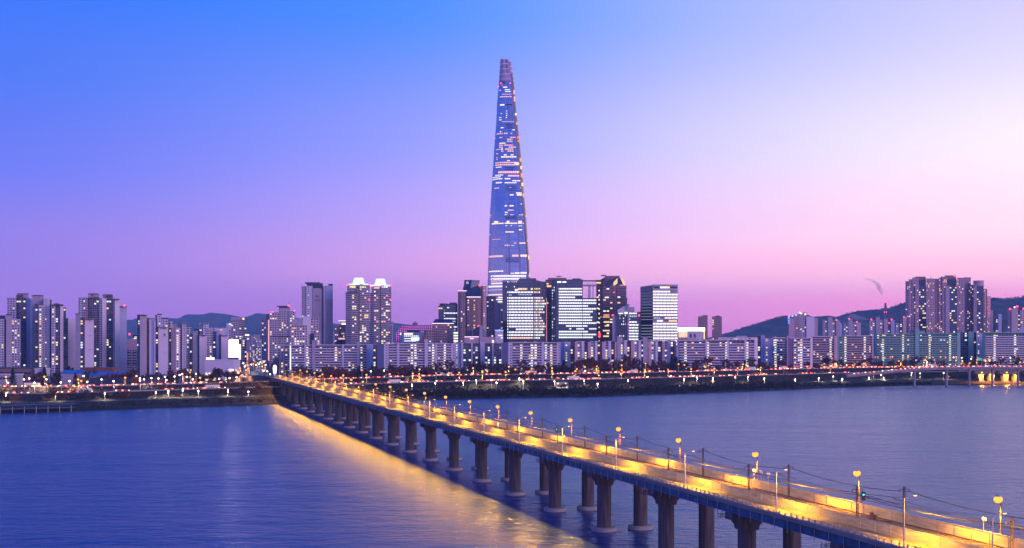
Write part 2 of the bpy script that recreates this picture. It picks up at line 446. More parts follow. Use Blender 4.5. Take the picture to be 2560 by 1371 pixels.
class Bld:
    def __init__(s, name, label, cat, Yf, segs, D=16, base=4.5, group=None, lits=LITS, cap=True):
        s.Y = Yf * F; s.base = base; s.lits = lits
        s.px0 = min(g[1] for g in segs); s.px1 = max(g[3] for g in segs)
        s.ox = X((s.px0 + s.px1) / 2, s.Y)
        s.root = empty(name, (s.ox, s.Y, base), label, cat, group)
        rng = random.Random(hash(label) if False else sum(map(ord, label)))
        s.rng = rng
        for g in segs: s.seg(*g[:6], D=D, cap=cap, n=g[6] if len(g) > 6 else 0, **(g[7] if len(g) > 7 else {}))
    def pt(s, px, w): return (X(px, s.Y + w) - s.ox, w)
    def z(s, py, w=0): return Z(py, s.Y + w) - s.base
    def seg(s, kind, a, wa, b, wb, top, D=16, n=0, cap=True, cols=(), bot=None, part=None, dd=None, lits=None, parapet=None, ylo=None):
        pn, fm, sm, pu, pv, ww, wh = KIND[kind]
        D = dd or D
        A, B = s.pt(a, wa), s.pt(b, wb)
        wk = max(wa, wb) + D
        Bk, Ak = s.pt(b - (b - a) * .01, wk), s.pt(a + (b - a) * .01, wk)
        ta, tb = top if isinstance(top, tuple) else (top, top)
        za, zb = s.z(ta, wa), s.z(tb, wb if ta == tb else wa)
        if ta == tb: zb = za
        z0 = 0 if bot is None else s.z(bot, wa)
        m = MB()
        m.prism([A, B, Bk, Ak], z0, [za, zb, zb, za], [0, 1, 1, 1], 2)
        o = m.build(part or pn, [fm, sm, m_roof], s.root)
        dx, dy = B[0] - A[0], B[1] - A[1]; ln = math.hypot(dx, dy); ux, uy = dx / ln, dy / ln; nx, ny = uy, -ux
        ang = math.atan2(dy, dx)
        if cap and kind in 'wdqkhrpkst' or kind in ('w1', 'hg', 'b', 'bb', 'bm', 'c', 'gn'):
            e = .35; zt = min(za, zb)
            if za == zb:
                m = MB(); c0 = ((A[0] + B[0]) / 2, (A[1] + Bk[1]) / 2)
                q = [(x + (e if x > c0[0] else -e), y + (e if y > c0[1] else -e)) for x, y in (A, B, Bk, Ak)]
                m.prism(q, zt, zt + .9, [0] * 4, 0); m.build("parapet", m_roof if kind in 'dr' else sm, s.root)
        if kind in PAR and parapet is not False:
            k = 0; pm = parapet or PAR[kind]
            zlo = 0 if ylo is None else s.z(ylo, wa)
            while (k + 1) * pv <= za + .5:
                zz = k * pv
                if zz >= zlo:
                    m = MB(); d = .9
                    m.prism([(A[0] + nx * d, A[1] + ny * d), (B[0] + nx * d, B[1] + ny * d), (B[0] - nx * .05, B[1] - ny * .05), (A[0] - nx * .05, A[1] - ny * .05)], zz, zz + 1.25, [0] * 4, 0)
                    m.build("balcony_parapet", pm, s.root)
                k += 1
            for cpx in cols:                                     # lit stair landings, one window to a storey
                tt = (cpx - a) / (b - a); u = tt * ln
                for kk in range(k):
                    if kk * pv < zlo: continue
                    gm = s.rng.choice([g_white, g_white, g_warm, g_cool])
                    if s.rng.random() < .93:
                        cube("lit_window", gm, s.root, (A[0] + ux * u + nx * .85, A[1] + uy * u + ny * .85, kk * pv + 1.9), (1.9 + s.rng.random() * .9, .5, 1.05), ang)
        if n and pu:
            nu, nv = int(ln / pu), int((za - z0) / pv)
            cells = [(i, j) for i in range(nu) for j in range(nv)]
            s.rng.shuffle(cells)
            lo = 0 if ylo is None else s.z(ylo, wa)
            for i, j in [c_ for c_ in cells if (c_[1] + .6) * pv > max(lo, s.z(930, wa))][:n]:
                u, zz = (i + .5) * pu, z0 + (j + .56) * pv
                off = .12
                cube("lit_window", s.rng.choice(lits or s.lits), s.root, (A[0] + ux * u + nx * off, A[1] + uy * u + ny * off, zz), (ww * s.rng.uniform(.8, 1.1), .3, wh), ang)
        return o
    def band(s, a, wa, b, wb, y, h, m, part="light_band", off=.15, th=.4):
        A, B = s.pt(a, wa), s.pt(b, wb)
        dx, dy = B[0] - A[0], B[1] - A[1]; ln = math.hypot(dx, dy); nx, ny = dy / ln, -dx / ln
        q = MB(); zc = s.z(y, (wa + wb) / 2); hh = h * s.Y / F / 2
        q.prism([(A[0] + nx * off, A[1] + ny * off), (B[0] + nx * off, B[1] + ny * off), (B[0] - nx * th, B[1] - ny * th), (A[0] - nx * th, A[1] - ny * th)], zc - hh, zc + hh, [0] * 4, 0, uoff=s.rng.random() * 2)
        return q.build(part, m, s.root)
    def beacon(s, px, w, y, r=.9, m=None):
        q = MB(); x, yy = s.pt(px, w); z = s.z(y, w)
        q.lathe([(0, z - r), (r * .8, z - r * .6), (r, z), (r * .7, z + r * .7), (0, z + r)], x, yy, 10)
        return q.build("beacon", m or g_red, s.root)
    def mast(s, px, w, y0, y1, r=.3):
        q = MB(); x, yy = s.pt(px, w)
        q.tube([(x, yy, s.z(y0, w)), (x, yy, s.z(y1, w))], [r, r * .5], 6)
        return q.build("antenna", m_dark, s.root)
    def slab_roof(s, a, b, w, y, h=.9, D=14, m=None, part="roof_canopy"):
        A, B = s.pt(a, w), s.pt(b, w); q = MB(); z = s.z(y, w)
        q.prism([A, B, s.pt(b, w + D), s.pt(a, w + D)], z - h, z, [0] * 4, 0)
        return q.build(part, m or m_roof, s.root)

AT, AB, OT = "apartment_tower", "apartment_block", "office_tower"
GLF = "pale high-rise apartment towers on the left bank"
GSL = "long apartment slabs behind the far expressway"
# ---- the towers of the left bank
b = Bld(AT, "short pale apartment tower with a lit window column, cut off by the frame's left edge", "apartment tower", .470, [
    ('w', -34, 2, 10.5, 0, 800, 12), ('m', -20, 9, 14, 9, 789), ('d', 10.5, 6, 15, 6, 800), ('c', 15, 0, 29, 1, 787), ('w', 29, 3, 51, 1, 800.5, 18)], group=GLF)
b.slab_roof(14.5, 29.5, -.5, 786)
b = Bld(AT, "tall apartment tower with dark glazed core behind the short tower at the left edge", "apartment tower", .490, [
    ('w', 17.5, 6, 41, 4, 746, 10), ('d', 41, 8, 58, 8, 740, 4), ('c', 43, 12, 71.5, 12, 736), ('d', 58, 7, 66.5, 7, 747, 4), ('bb', 66.5, 4, 75, 5, 748), ('b', 75, 4, 88, 11, 748)], group=GLF)  # one blank gable: shaded front and lighter right-facing side put in as colours
b.slab_roof(43, 70, 11, 734); b.band(52, 12, 56, 12, 740, 8, m_red, "red_panel")
b = Bld(AT, "apartment tower with a bright column of lit windows and a mauve side wall", "apartment tower", .478, [
    ('d', 88, 3, 97, 3, 763, 4), ('w', 97, 0, 109, 0, 764, 20), ('c', 80.5, 18, 109, 18, 740), ('w1', 109, 3, 125, 3, 749, 5), ('d', 125, 9, 129, 9, 752, 3)], group=GLF)
b.slab_roof(82, 106, 17, 738); b.slab_roof(87, 108, -.5, 761)
b = Bld(AT, "apartment tower with flat overhanging roof and pale right gable, between two taller towers", "apartment tower", .474, [
    ('w', 128.7, 3, 139, 3, 763, 9), ('d', 139, 5, 150.6, 5, 763, 8), ('b', 150.6, 2, 158.5, 7, 765), ('d', 158.5, 12, 165, 12, 771, 2), ('d', 165, 14, 170, 14, 798, 3)], group=GLF)
b.slab_roof(129, 158.5, 1.5, 761.5, 1.6); b.slab_roof(134, 148, 6, 759)
Bld(AT, "low apartment tower with a wide blank pale gable and flat dark roof line", "apartment tower", .488, [('b', 169, 0, 189, 5, 800)], group=GLF)
b = Bld(AT, "tallest pale apartment tower of the left bank, twin dark cores and two long blank gables", "apartment tower", .490, [
    ('w', 195.6, 5, 208, 4, 745, 7), ('pk', 208, 4, 219, 4, 746, 5), ('d', 219, 7, 235, 7, 746, 3), ('c', 220.5, 13, 248, 13, 736), ('d', 235, 6, 249, 6, 745, 7), ('w', 249, 3, 255, 3, 746, 8),
    ('b', 255, 1, 266, 6, 748), ('d', 266, 7, 282, 7, 741, 9), ('c', 257, 14, 281, 14, 738), ('bm', 282, 4, 287, 4, 748), ('b', 287, 0, 299, 7, 749.5)], group=GLF)
b.slab_roof(222, 245, 12, 734); b.slab_roof(256, 279, 13, 736.5); b.slab_roof(283, 298.5, -1, 747.5); b.band(228, 13, 233, 13, 739, 6, m_red, "red_panel")
b = Bld(AT, "apartment tower showing only a pale blank wall with a red beacon on its roof arm", "apartment tower", .505, [('bb', 299, 0, 317, 5, 767)], group=GLF)
b.beacon(311, -1, 765, 1.6); b.slab_roof(299, 317, -1.5, 766)
b = Bld(AT, "lower apartment tower with a broad blank gable standing in front of the tallest left tower", "apartment tower", .470, [
    ('c', 189, 4, 201, 3, 786), ('d', 201, 3, 212, 3, 797, 9), ('b', 212, 0, 234.5, 5, 799)], group=GLF)
b.slab_roof(188, 200, 3, 784.5); b.slab_roof(210, 234, -1, 797.5)
b.band(223, 1, 230, 3, 839, 1.2, m_core, "wall_mark"); b.band(222, 1, 232, 3, 874, .8, m_core, "wall_mark")
b = Bld("office_building", "rosy office block with dark window rows between two apartment clusters", "office building", .52, [
    ('pw', 317, 0, 343, 2, 848), ('g', 333, 6, 343, 6, 838, 8), ('q', 317, -3, 343, -3, 876)], D=14)
for y in (843, 846, 849): b.band(336, 5.8, 342, 5.8, y, 1.6, g_white, "lit_window")
b.beacon(324, 2, 836, 1.4); b.mast(337, 5, 838, 817, .4)
for k in range(5): b.band(318, -3, 326, -3, 882 + 7 * k, 2.6, m_dkglass, "window_band"); b.band(330, -3, 342, -3, 882 + 7 * k, 2.6, m_dkglass, "window_band")
b = Bld(AT, "apartment tower with a dark left bay and a white gable carrying a red mark", "apartment tower", .470, [
    ('d', 343, 5, 350, 0, 789, 3), ('c', 350, 0, 360, 1, 788), ('bm', 360, 1, 367, 4, 792), ('d', 367, 6, 373, 6, 797, 7), ('c', 368, 10, 390, 10, 797), ('p', 373, 3, 378, 3, 803), ('bb', 378, 4, 385, 4, 806), ('b', 385, 3, 389, 3, 805),
    ('d', 389, 5, 396, 5, 818, 6), ('w1', 393, 8, 405, 8, 786, 4), ('c', 388, 12, 394, 12, 790), ('w', 405, 7, 420.6, 7, 796, 4), ('b', 396, 0, 419, 4, 820), ('d', 419, 8, 424, 8, 806, 4)], group=GLF)
b.slab_roof(343.5, 367, -1, 787.5); b.slab_roof(392, 404.5, 7, 785); b.slab_roof(393, 419, -1, 818.6); b.slab_roof(404, 420.6, 6, 794.5)
b.band(409, 1.8, 414, 2.8, 837, 5.5, m_red, "emblem"); b.band(406.5, 1.6, 417, 3.4, 841.8, .9, m_core, "emblem_text"); b.band(406, 1.6, 418, 3.5, 881, 1, m_core, "wall_mark"); b.band(406, 1.6, 417, 3.4, 886.5, .6, m_core, "wall_mark")
b = Bld(AT, "apartment tower with mauve side wall and pale vertical piers right of the marked gable", "apartment tower", .474, [
    ('w', 421, 6, 432, 6, 806, 3), ('bm', 428, 1, 440, 0, 822), ('w', 440, 0, 451, 2, 822, 12), ('d', 451, 6, 455, 6, 816, 3), ('c', 432, 10, 450, 10, 812), ('w1', 455, 4, 465, 4, 810, 4)], group=GLF)
b.slab_roof(448, 465, 3, 809)
b = Bld(AT, "apartment tower with a small white gable and a pale stair core under dark roof", "apartment tower", .486, [
    ('w', 466, 5, 478, 5, 820, 5), ('d', 474, 3, 482, 3, 838, 4), ('c', 482, 3, 490, 3, 831), ('bb', 490, 4, 494, 4, 829), ('d', 494, 5, 499, 5, 838, 6), ('m', 486, 9, 500, 9, 823), ('w1', 508, 7, 522, 7, 810, 4), ('mp', 498, 12, 508, 12, 808),
    ('b', 498.5, 0, 516.5, 4, 839), ('w', 516.5, 6, 523, 6, 822, 4)], group=GLF)
b.slab_roof(507, 521, 6, 809); b.slab_roof(498, 516.5, -1, 837.7); b.band(499, 8, 504, 8, 826, 2.4, g_white, "lit_window")
b = Bld(AT, "apartment tower with a white gable next to the dazzling advertising screen", "apartment tower", .486, [
    ('w', 523, 8, 533, 8, 822, 4), ('d', 533, 6, 541, 5, 832, 4), ('bb', 541, 4, 548, 4, 829), ('p', 536, 9, 566, 9, 822), ('d', 548, 5, 554, 5, 838, 6), ('b', 553, 0, 571, 4, 840), ('w', 571, 6, 577, 6, 826, 3)], group=GLF)
b.slab_roof(548, 569, -1, 838.6); b.band(549, 8.5, 556, 8.5, 825.5, 1.6, g_orange, "lit_window")
# ---- around the avenue beyond the bridge
b = Bld(OT, "white office tower with curved banded right end and a rooftop lamp, above the bright screen", "office tower", .56, [
    ('p', 566, 2, 578, 2, 810), ('q', 577, 4, 598, 3, 802, 10), ('mp', 577, 8, 611, 8, 793), ('r', 598, 3, 611, 6, 803, 12), ('r', 611, 6, 615, 12, 806, 2)], D=22)
b.band(606, 5, 611, 6, 797.5, 5, g_yel, "roof_lamp"); b.band(572, 1.5, 578, 1.5, 811, 3, g_cool, "roof_sign")
b = Bld("office_building", "pale banded office block stepping down to the avenue, lamp on its roof", "office building", .53, [
    ('r', 598, 0, 606, 1, 845, 4), ('r', 606, 1, 625, 6, 838, 10), ('pw', 616, -2, 625, -1, 854)], D=16)
b.band(613, 2, 623, 5, 838, 4, g_white, "roof_lamp"); b.band(617, -2.4, 620, -2.2, 892, 19, g_orange, "vertical_sign")
b = Bld("advertising_screen", "dazzling white advertising screen on a building corner left of the avenue", "advertising screen", .475, [
    ('dk', 571, 0, 603, 2, 848)], D=6, cap=False)
SCR = glow("screen_light", (1, .80, 1), 8.0); SCR.cycles.emission_sampling = 'FRONT'
b.band(572.5, 0, 596, 1.4, 872, 44, SCR, "screen"); b.band(597, 1.5, 602, 1.9, 880, 38, glow("screen_pink", (1, .55, .95), 2.5), "side_screen")
b = Bld("office_tower", "slim mauve tower with a pink light line down its right corner", "office tower", .56, [
    ('q', 654, 2, 667, 1, 801, 12), ('k', 665, 6, 673, 6, 787), ('pw', 667, 0, 674, 2, 800)], D=16)
b.band(670.5, .8, 673, 1.5, 851, 102, g_pink, "corner_light")
b = Bld(OT, "broad grey office tower with stepped top and red beacons, left of the blank-gabled tower", "office tower", .55, [
    ('q', 674, 0, 697, 0, 783, 12), ('q', 697, 2, 724, 2, 776, 12), ('q', 724, 0, 738.5, 1, 780, 10), ('m', 698, 8, 724, 8, 766), ('c', 700, 7, 722, 7, 772)], D=22)
b.slab_roof(693, 724, 6, 765, 1.2, 20)
for px, y in ((677, 782), (682, 782), (722, 765), (736, 778)): b.beacon(px, 2, y, 1.4)
b.mast(723, 10, 766, 753)
b.slab_roof(674, 739, -.6, 840, 1.0, 3, m_dkglass, "ledge")
b = Bld("office_building", "pale office block with square window grid in front of the stepped grey tower", "office building", .50, [
    ('q', 728, 0, 767, 2, 815, 26), ('c', 729, 8, 757, 8, 800)], D=14)
b.band(730, 0, 740, .6, 821, 2.4, g_orange, "sign")
Bld("office_building", "pale office block with a tall blank white wall, in front of the blank-gabled tower", "office building", .505, [
    ('b', 757, 0, 776.5, 3, 793), ('q', 776.5, 4, 797, 5, 798, 8), ('q', 786, -3, 800, -2, 833, 8), ('dk', 776, 1, 788, 1, 836)], D=14)
b = Bld(AT, "tall apartment tower with blank blue gable and roof helipad, left of the twin towers", "apartment tower", .55, [
    ('q', 754, 2, 766, 1, 718, 8), ('w1', 766, 0, 782, 0, 717, 5), ('d', 776, 3, 782.5, 3, 719, 3), ('bm', 782, -1, 805, 1, 726), ('d', 805, 5, 809, 5, 717, 3), ('w1', 809, 2, 815, 2, 717, 3), ('bb', 815, 1, 832, 9, 716), ('bm', 815.2, .8, 832.2, 8.8, 750),
    ('m', 767, 10, 807, 10, 709), ('mp', 783, 6, 803, 6, 721), ('m', 821, 10, 832, 10, 710)], D=22)
b.slab_roof(763, 800, 9, 706, 1.6, 18); b.slab_roof(776, 807, 8, 708.5, 1.2, 18)
b.band(789, -.7, 797, -.2, 742, 1.1, m_dkglass, "emblem"); b.band(791, -.6, 795, -.3, 739.5, 1.1, m_dkglass, "emblem"); b.band(787, -.8, 800, .3, 751, 1.3, m_dkglass, "emblem_text")
b = Bld("office_building", "small pink office with a glowing roof sign tucked left of the lit twin towers", "office building", .58, [
    ('pk', 837, 2, 849, 1, 817, 8), ('o', 849, 0, 866, 1, 812, 14), ('mp', 851, 5, 866, 5, 803), ('g', 842, -4, 865, -4, 852, 4)], D=14)
b.band(846, 4, 866, 4, 802.5, 1.6, g_white, "roof_edge_light"); b.band(854, 4.5, 866, 4.5, 810.5, 5, g_edge, "sign"); b.band(846, -.5, 862, .5, 847, 3.5, g_pink, "red_sign")
# lit twin residential towers
g_stair = glow("stair_light", (1, .75, .4), .55)
LB = [g_white, g_warm, g_white, g_pink, g_yel]
for lab, x0, xs, xm, x1, xc0, xc1, yt, yl, yc in (
        ("left one of the twin residential towers with a glowing white crown, a touch taller", 864, 880, 893, 924, 881.5, 912, 712, 733, 696),
        ("right one of the twin residential towers with a glowing white crown, a touch lower", 925, 935, 947, 978, 936, 966, 715, 735, 698.5)):
    b = Bld("residential_tower", lab, "residential tower", .537, [
        ('r', x0, 3, xs, 0, yl, 0), ('r', xs, 0, xm, 0, yl, 13, dict(ylo=855)), ('r', x0 + 4, 8, xm, 6, yt, 4), ('d', xm, 2, xm + 6, 2, yt + 3, 0), ('r', xm + 6, 0, x1, 2, yt, 30, dict(ylo=860))],
        D=24, group="twin residential towers with glowing crowns", lits=LB)
    w0, w1 = 4, 22
    def fr(y, f): return [b.pt(xc0 + f * 5, w0 + f * 2), b.pt(xc1 - f * 5, w0 + f * 2), b.pt(xc1 - f * 5, w1 - f * 2), b.pt(xc0 + f * 5, w1 - f * 2)], b.z(y, w0)
    q = MB(); p0, z0 = fr(yt - 1, 0); p1, z1 = fr(yc, 1)
    for i in range(4):
        j = (i + 1) % 4; q.face([p0[i] + (z0,), p0[j] + (z0,), p1[j] + (z1,), p1[i] + (z1,)])
    q.face([p + (z1,) for p in p1])
    q.build("crown", glow("crown_light", (.93, .97, 1), 1.6), b.root)
    for i in range(4):
        q = MB(); q.tube([p0[i] + (z0,), p1[i] + (z1,)], .7, 6); q.build("crown_edge", g_blue, b.root)
    q = MB()
    for i in range(4): j = (i + 1) % 4; q.tube([p1[i] + (z1,), p1[j] + (z1,)], .5, 6)
    q.build("crown_rim", glow("pale_blue_neon", (.55, .75, 1), 3), b.root)
    b.band(x0 + 8 if x0 < 900 else x0, -.4, x1, 1.6, yt - .6, 2.2, glow("eaves_neon", (.45, .72, 1), 2.6), "eaves_light", .6)
    b.beacon(x1 - 1, 1, yt - 1, 1.3); b.beacon(x0 + 5, 5, yt + .5, 1.3); b.beacon(x1 - 2, 0, 750, 1.0)
    q = MB()
    for k in range(26): pass
    b.band(x0 + 10, -.3, x0 + 24, -.3, yt + 5, 4, g_yel if x0 < 900 else g_pink, "sign")
    for k in range(30):
        y = yt + 12 + k * 5.0
        if y < 862: b.band(xm + .6, 1.8, xm + 3.2, 1.8, y, 1.0, g_stair, "stair_window", .2)
b = Bld("stadium_dome", "low rounded hall covered in magenta light dots, behind the slabs right of the twin towers", "arena", .66, [('pw', 1000, 2, 1008, 2, 846)], D=20, cap=False)
DOT = facade("magenta_dotted_skin", (.33, .18, .33), (.5, .3, .5), 3.2, 3.2, .3, .7, .3, .7, glow_c=(1, .16, .62), glow_s=1.1)
q = MB(); prof = [(988, 860), (989, 842), (992, 829), (998, 820), (1006, 815), (1020, 813), (1082, 812.5)]
for (a, ya), (c_, yc) in zip(prof, prof[1:]):
    for k in range(8):
        w0, w1 = 10 * k, 10 * (k + 1)
        P = [b.pt(a, 14 + w0) + (b.z(ya, 0),), b.pt(c_, 14 + w0) + (b.z(yc, 0),), b.pt(c_, 14 + w1) + (b.z(yc, 0),), b.pt(a, 14 + w1) + (b.z(ya, 0),)]
        q.face(P, [(a * .66, w0 - ya * .66), (c_ * .66, w0 - yc * .66), (c_ * .66, w1 - yc * .66), (a * .66, w1 - ya * .66)])
pp = [b.pt(a, 13) + (b.z(y, 0),) for a, y in prof]; pu_ = [(a * .66, -y * .66) for a, y in prof]
q.face([b.pt(988, 13) + (0,), b.pt(1082, 13) + (0,)] + pp[::-1], [(988 * .66, -900 * .66), (1082 * .66, -900 * .66)] + pu_[::-1])
q.build("dotted_shell", DOT, b.root)
b.seg('br', 1031, 20, 1044, 20, 808); b.seg('pw', 1034, 24, 1041, 24, 804.5)
b.band(1017, 12.5, 1050, 12.5, 829, 6, m_dkglass, "window_band")
b = Bld("shopping_hall", "white-lit shopping hall with slanted right end in front of the magenta dotted dome", "shopping hall", .60, [
    ('p', 999.5, 0, 1009, 0, 832), ('p', 1009, 1, 1061, 1, (832, 832), 0), ('p', 1008, 5, 1058, 5, 831)], D=18, cap=False)
b.band(1000, -.3, 1003, -.3, 835, 5, g_white, "lit_sign"); b.band(1010.5, .6, 1032, .6, 835, 4, g_white, "lit_band")
for k, y in enumerate((840.5, 847, 853)): b.band(1010.5, .6, 1046 - 3 * k, .6, y, 2.6, g_band, "lit_band")
b.band(1028, .4, 1048, .4, 848, 9, g_cool, "lit_window")
Bld("apartment_block", "brown stepped block with a lit corner lounge, in front of the slanted shopping hall", "apartment block", .50, [
    ('k', 1060, 4, 1070, 3, 827, 2), ('k', 1066, 0, 1084, 1, 826, 3), ('br', 1046, 2, 1066, 0, (853, 833))], D=12)
b = Bld("residential_tower", "brown residential block with a dark hipped roof and pale eaves light", "residential tower", .52, [
    ('k', 1082, 0, 1118, 0, 809, 14, dict(lits=[g_orange, g_warm, g_pink])), ('d', 1118, 3, 1134, 3, 809, 5)], D=18)
q = MB(); p0 = [b.pt(x, w) for x, w in ((1081, -1), (1135, -1), (1135, 19), (1081, 19))]; p1 = [b.pt(x, w) for x, w in ((1088, 4), (1128, 4), (1128, 14), (1088, 14))]
for i in range(4): j = (i + 1) % 4; q.face([p0[i] + (b.z(809),), p0[j] + (b.z(809),), p1[j] + (b.z(798),), p1[i] + (b.z(798),)])
q.face([p + (b.z(798),) for p in p1]); q.build("hipped_roof", m_dkglass, b.root)
b.band(1081, -1.2, 1134.5, -1.2, 809, 1.3, g_edge, "eaves_light", .3)
b = Bld(OT, "blue glass office tower with broken bright light bands behind the brown hipped block", "office tower", .56, [
    ('g', 1096, 3, 1109, 1, 764, 6), ('g', 1109, 0, 1144, 2, 760, 4), ('m', 1099, 6, 1118, 6, 759), ('m', 1124, 6, 1142, 6, 757)], D=26)
for k in range(15):
    y = 769.5 + 6.9 * k; r_ = random.Random(k)
    a = 1110 + r_.choice([0, 0, 2, 8]); e = 1143 - r_.choice([0, 0, 3, 14, 20])
    b.band(a, .1, e, 1.9, y, 3.0, g_band2 if r_.random() < .75 else g_bandd)
    if k > 8: b.band(1134, 1.4, 1146, 2.1, y + 1, 4, g_white)
# tower with the sculpted dark crown
b = Bld("residential_tower", "dark residential tower with a sculpted slanting crown bearing a small white emblem", "residential tower", .55, [
    ('k', 1145, 3, 1151, 0, 728, 0), ('k', 1151, 0, 1164, 0, 728, 9), ('d', 1164, 3, 1169, 3, 728, 1), ('k', 1168, -2, 1176, -3, 743.5, 8), ('br', 1176, -3, 1183, -3.2, 743.5), ('k', 1183, -3.2, 1194, -3.5, 743.5, 10, dict(lits=[g_pink, g_orange, g_warm])),
    ('br', 1194, -3.5, 1202, -1, 743.5), ('dk', 1158, 6, 1199, 6, 717), ('k', 1201, 6, 1208, 5, 715, 2), ('pk', 1208, 5, 1216, 7, 716, 4)], D=22)
q = MB(); cw = [(1161, 700, 4), (1180, 700, 2), (1199.5, 700.5, 6)]; cb = [(1156, 719, 4), (1175, 727, 0), (1202, 742, 0)]
T = [b.pt(x, w) + (b.z(y, 0),) for x, y, w in cw]; Bt = [b.pt(x, w) + (b.z(y, 0),) for x, y, w in ((1159, 720, 4), (1176, 720, 1), (1195.5, 715, 5))]
for i in range(2): q.face([Bt[i], Bt[i + 1], T[i + 1], T[i]])
bk = [b.pt(1199, 20) + (T[2][2],), b.pt(1162, 20) + (T[0][2],)]; bk0 = [(p[0], p[1], Bt[0][2]) for p in bk]
q.face([T[0], T[1], T[2], bk[0], bk[1]]); q.face([Bt[2], bk0[0], bk[0], T[2]]); q.face([bk0[0], bk0[1], bk[1], bk[0]]); q.face([bk0[1], Bt[0], T[0], bk[1]])
q.build("sculpted_crown", m_dkglass, b.root)
q = MB(); lo = [b.pt(x, w) + (b.z(y, 0),) for x, y, w in ((1163, 743, 1), (1176, 743.2, -1), (1202, 743.2, -.5))]
md = [b.pt(x, w) + (b.z(y, 0),) for x, y, w in ((1157, 721, 4), (1176, 719.5, 1), (1201, 718, 3))]
for i in range(2): q.face([lo[i], lo[i + 1], md[i + 1], md[i]])
q.build("crown_skirt", m_dkglass, b.root)
for dx in (0, 3.2): b.band(1165.5 + dx, 2.9, 1168 + dx, 2.6, 708, 4, glow("emblem_white", (.8, .85, 1), .6), "emblem", .3)
b.band(1166.5, 2.9, 1170, 2.6, 704.5, 1.6, bpy.data.materials["emblem_white"], "emblem", .3)
b.band(1144, -.6, 1167, -.6, 727.5, 1.2, g_edge, "eaves_light"); b.band(1167, -4, 1202, -4, 743, 1.4, g_edge, "eaves_light"); b.band(1198, 4, 1214, 4, 714.5, 1.0, g_pink, "eaves_light"); b.beacon(1198, 2, 714, 1.1)
b = Bld("low_building", "low brown hall with curved dark sculptural roofs in front of the emblem tower", "hall", .50, [
    ('pw', 1161, 0, 1197, 0, 843, 0), ('pw', 1203, 0, 1236, 0, 843), ('dk', 1168, 3, 1180, 2, (828, 826)), ('dk', 1182, 2, 1199, 0, (826, 816)), ('c', 1199, -1, 1206, -1, 816), ('dk', 1206, 0, 1216, 2, (816, 834)), ('dk', 1216, 3, 1223, 3, 828)], D=14)
b.band(1161, -.4, 1197, -.4, 842.5, 1.2, g_edge, "eaves_light"); b.band(1230, -.4, 1235, -.4, 855, 8, g_white, "lit_window"); b.band(1175, -.4, 1184, -.4, 847, 2, g_white, "lit_window"); b.beacon(1196, -1, 815, .9)
b = Bld(AT, "blue-grey apartment tower half hidden beside the huge skyscraper's foot", "apartment tower", .56, [
    ('w', 1216, 2, 1228, 1, 742, 5), ('d', 1228, 3, 1240, 3, 743, 6), ('bb', 1236, 2, 1246, 1, 748), ('w', 1245, 0, 1258, 1, 756, 6)], D=18)
for k, (a, y) in enumerate(((1246, 744), (1241, 749), (1245, 755))): b.band(a, -.4, 1258, -.4, y, 2.6, g_white, "lit_band")
b = Bld("low_building", "small pale annex with a blue neon roof line at the white-lit office's foot", "annex", .50, [('p', 1238, 0, 1258, 0, 827)], D=10)
b.band(1237, -.4, 1258, -.4, 826.5, 1.4, g_blue, "roof_light"); b.band(1245, -.4, 1256, -.4, 839, 1.8, g_white, "lit_window"); b.band(1252, -.4, 1257, -.4, 845, 2.4, g_cool, "lit_window")
# ---- the row of bright offices
b = Bld(OT, "dark office tower with solid white light bands and dotted right half, before the skyscraper", "office tower", .546, [
    ('g', 1256, 4, 1271, 0, 704, 0), ('g', 1271, 0, 1298, 0, 703), ('g', 1297, 0, 1334, 0, 697), ('o', 1334, 0, 1351, 2, (699, 703)), ('o', 1351, 2, 1366, 8, 704, 0), ('m', 1299, 8, 1340, 8, 696)], D=34)
for k in range(17):
    y = 731 + 7.14 * k; r_ = random.Random(100 + k)
    if k == 1: continue
    a = 1272 + (18 if k in (13,) else 0)
    b.band(a, -.02, 1333, -.02, y, 3.7, g_band2 if k < 15 else g_bandw if k == 16 else g_band2)
    b.band(1268.5, .6, 1270.3, .2, y, 4, g_white)
    nd = [4, 5, 6, 7, 8, 7, 6, 7][k % 8]
    for i in range(nd): b.band(1336.2 + i * 3.7, .3 + max(0, i - 4) * 1.2, 1338.3 + i * 3.7, .5 + max(0, i - 4) * 1.3, y, 3.8, r_.choice([g_white, g_white, g_cool, g_pink]), "lit_window", .5)
b.band(1272, -.02, 1280, -.02, 738, 2.2, g_bandd); b.band(1296, -.02, 1330, -.02, 737, 2.6, g_bandd)
b.band(1295, -.02, 1318, -.02, 723, 4.6, g_bandw); b.band(1287, -.02, 1295, -.02, 725, 4, g_white); b.band(1327, -.02, 1332, -.02, 723, 4.6, g_yel)
for i in range(4): b.band(1336 + 4 * i, .4, 1338 + 4 * i, .5, 722.5, 3.6, g_yel, "lit_window", .4)
b.band(1265, 1.5, 1287, 0, 717.5, 3, g_white)
for i in range(6): b.band(1268.5 + 4.3 * i, .3, 1270.8 + 4.3 * i, .3, 705, 2.6, g_white, "lit_window", .3)
b = Bld(OT, "brown stone slab tower squeezed between the two white-lit offices", "office tower", .565, [
    ('st', 1364, 4, 1381, 3, 701, 3), ('br', 1370, 8, 1416, 8, 695)], D=30)
b.slab_roof(1391, 1404, 12, 690.5, .8, 8); b.mast(1397, 14, 694, 690, .5); b.band(1367, 3, 1378, 2.6, 716, 4, g_warm, "lit_window"); b.band(1365.5, 2.8, 1366.8, 2.8, 800, 110, g_pink, "corner_light")
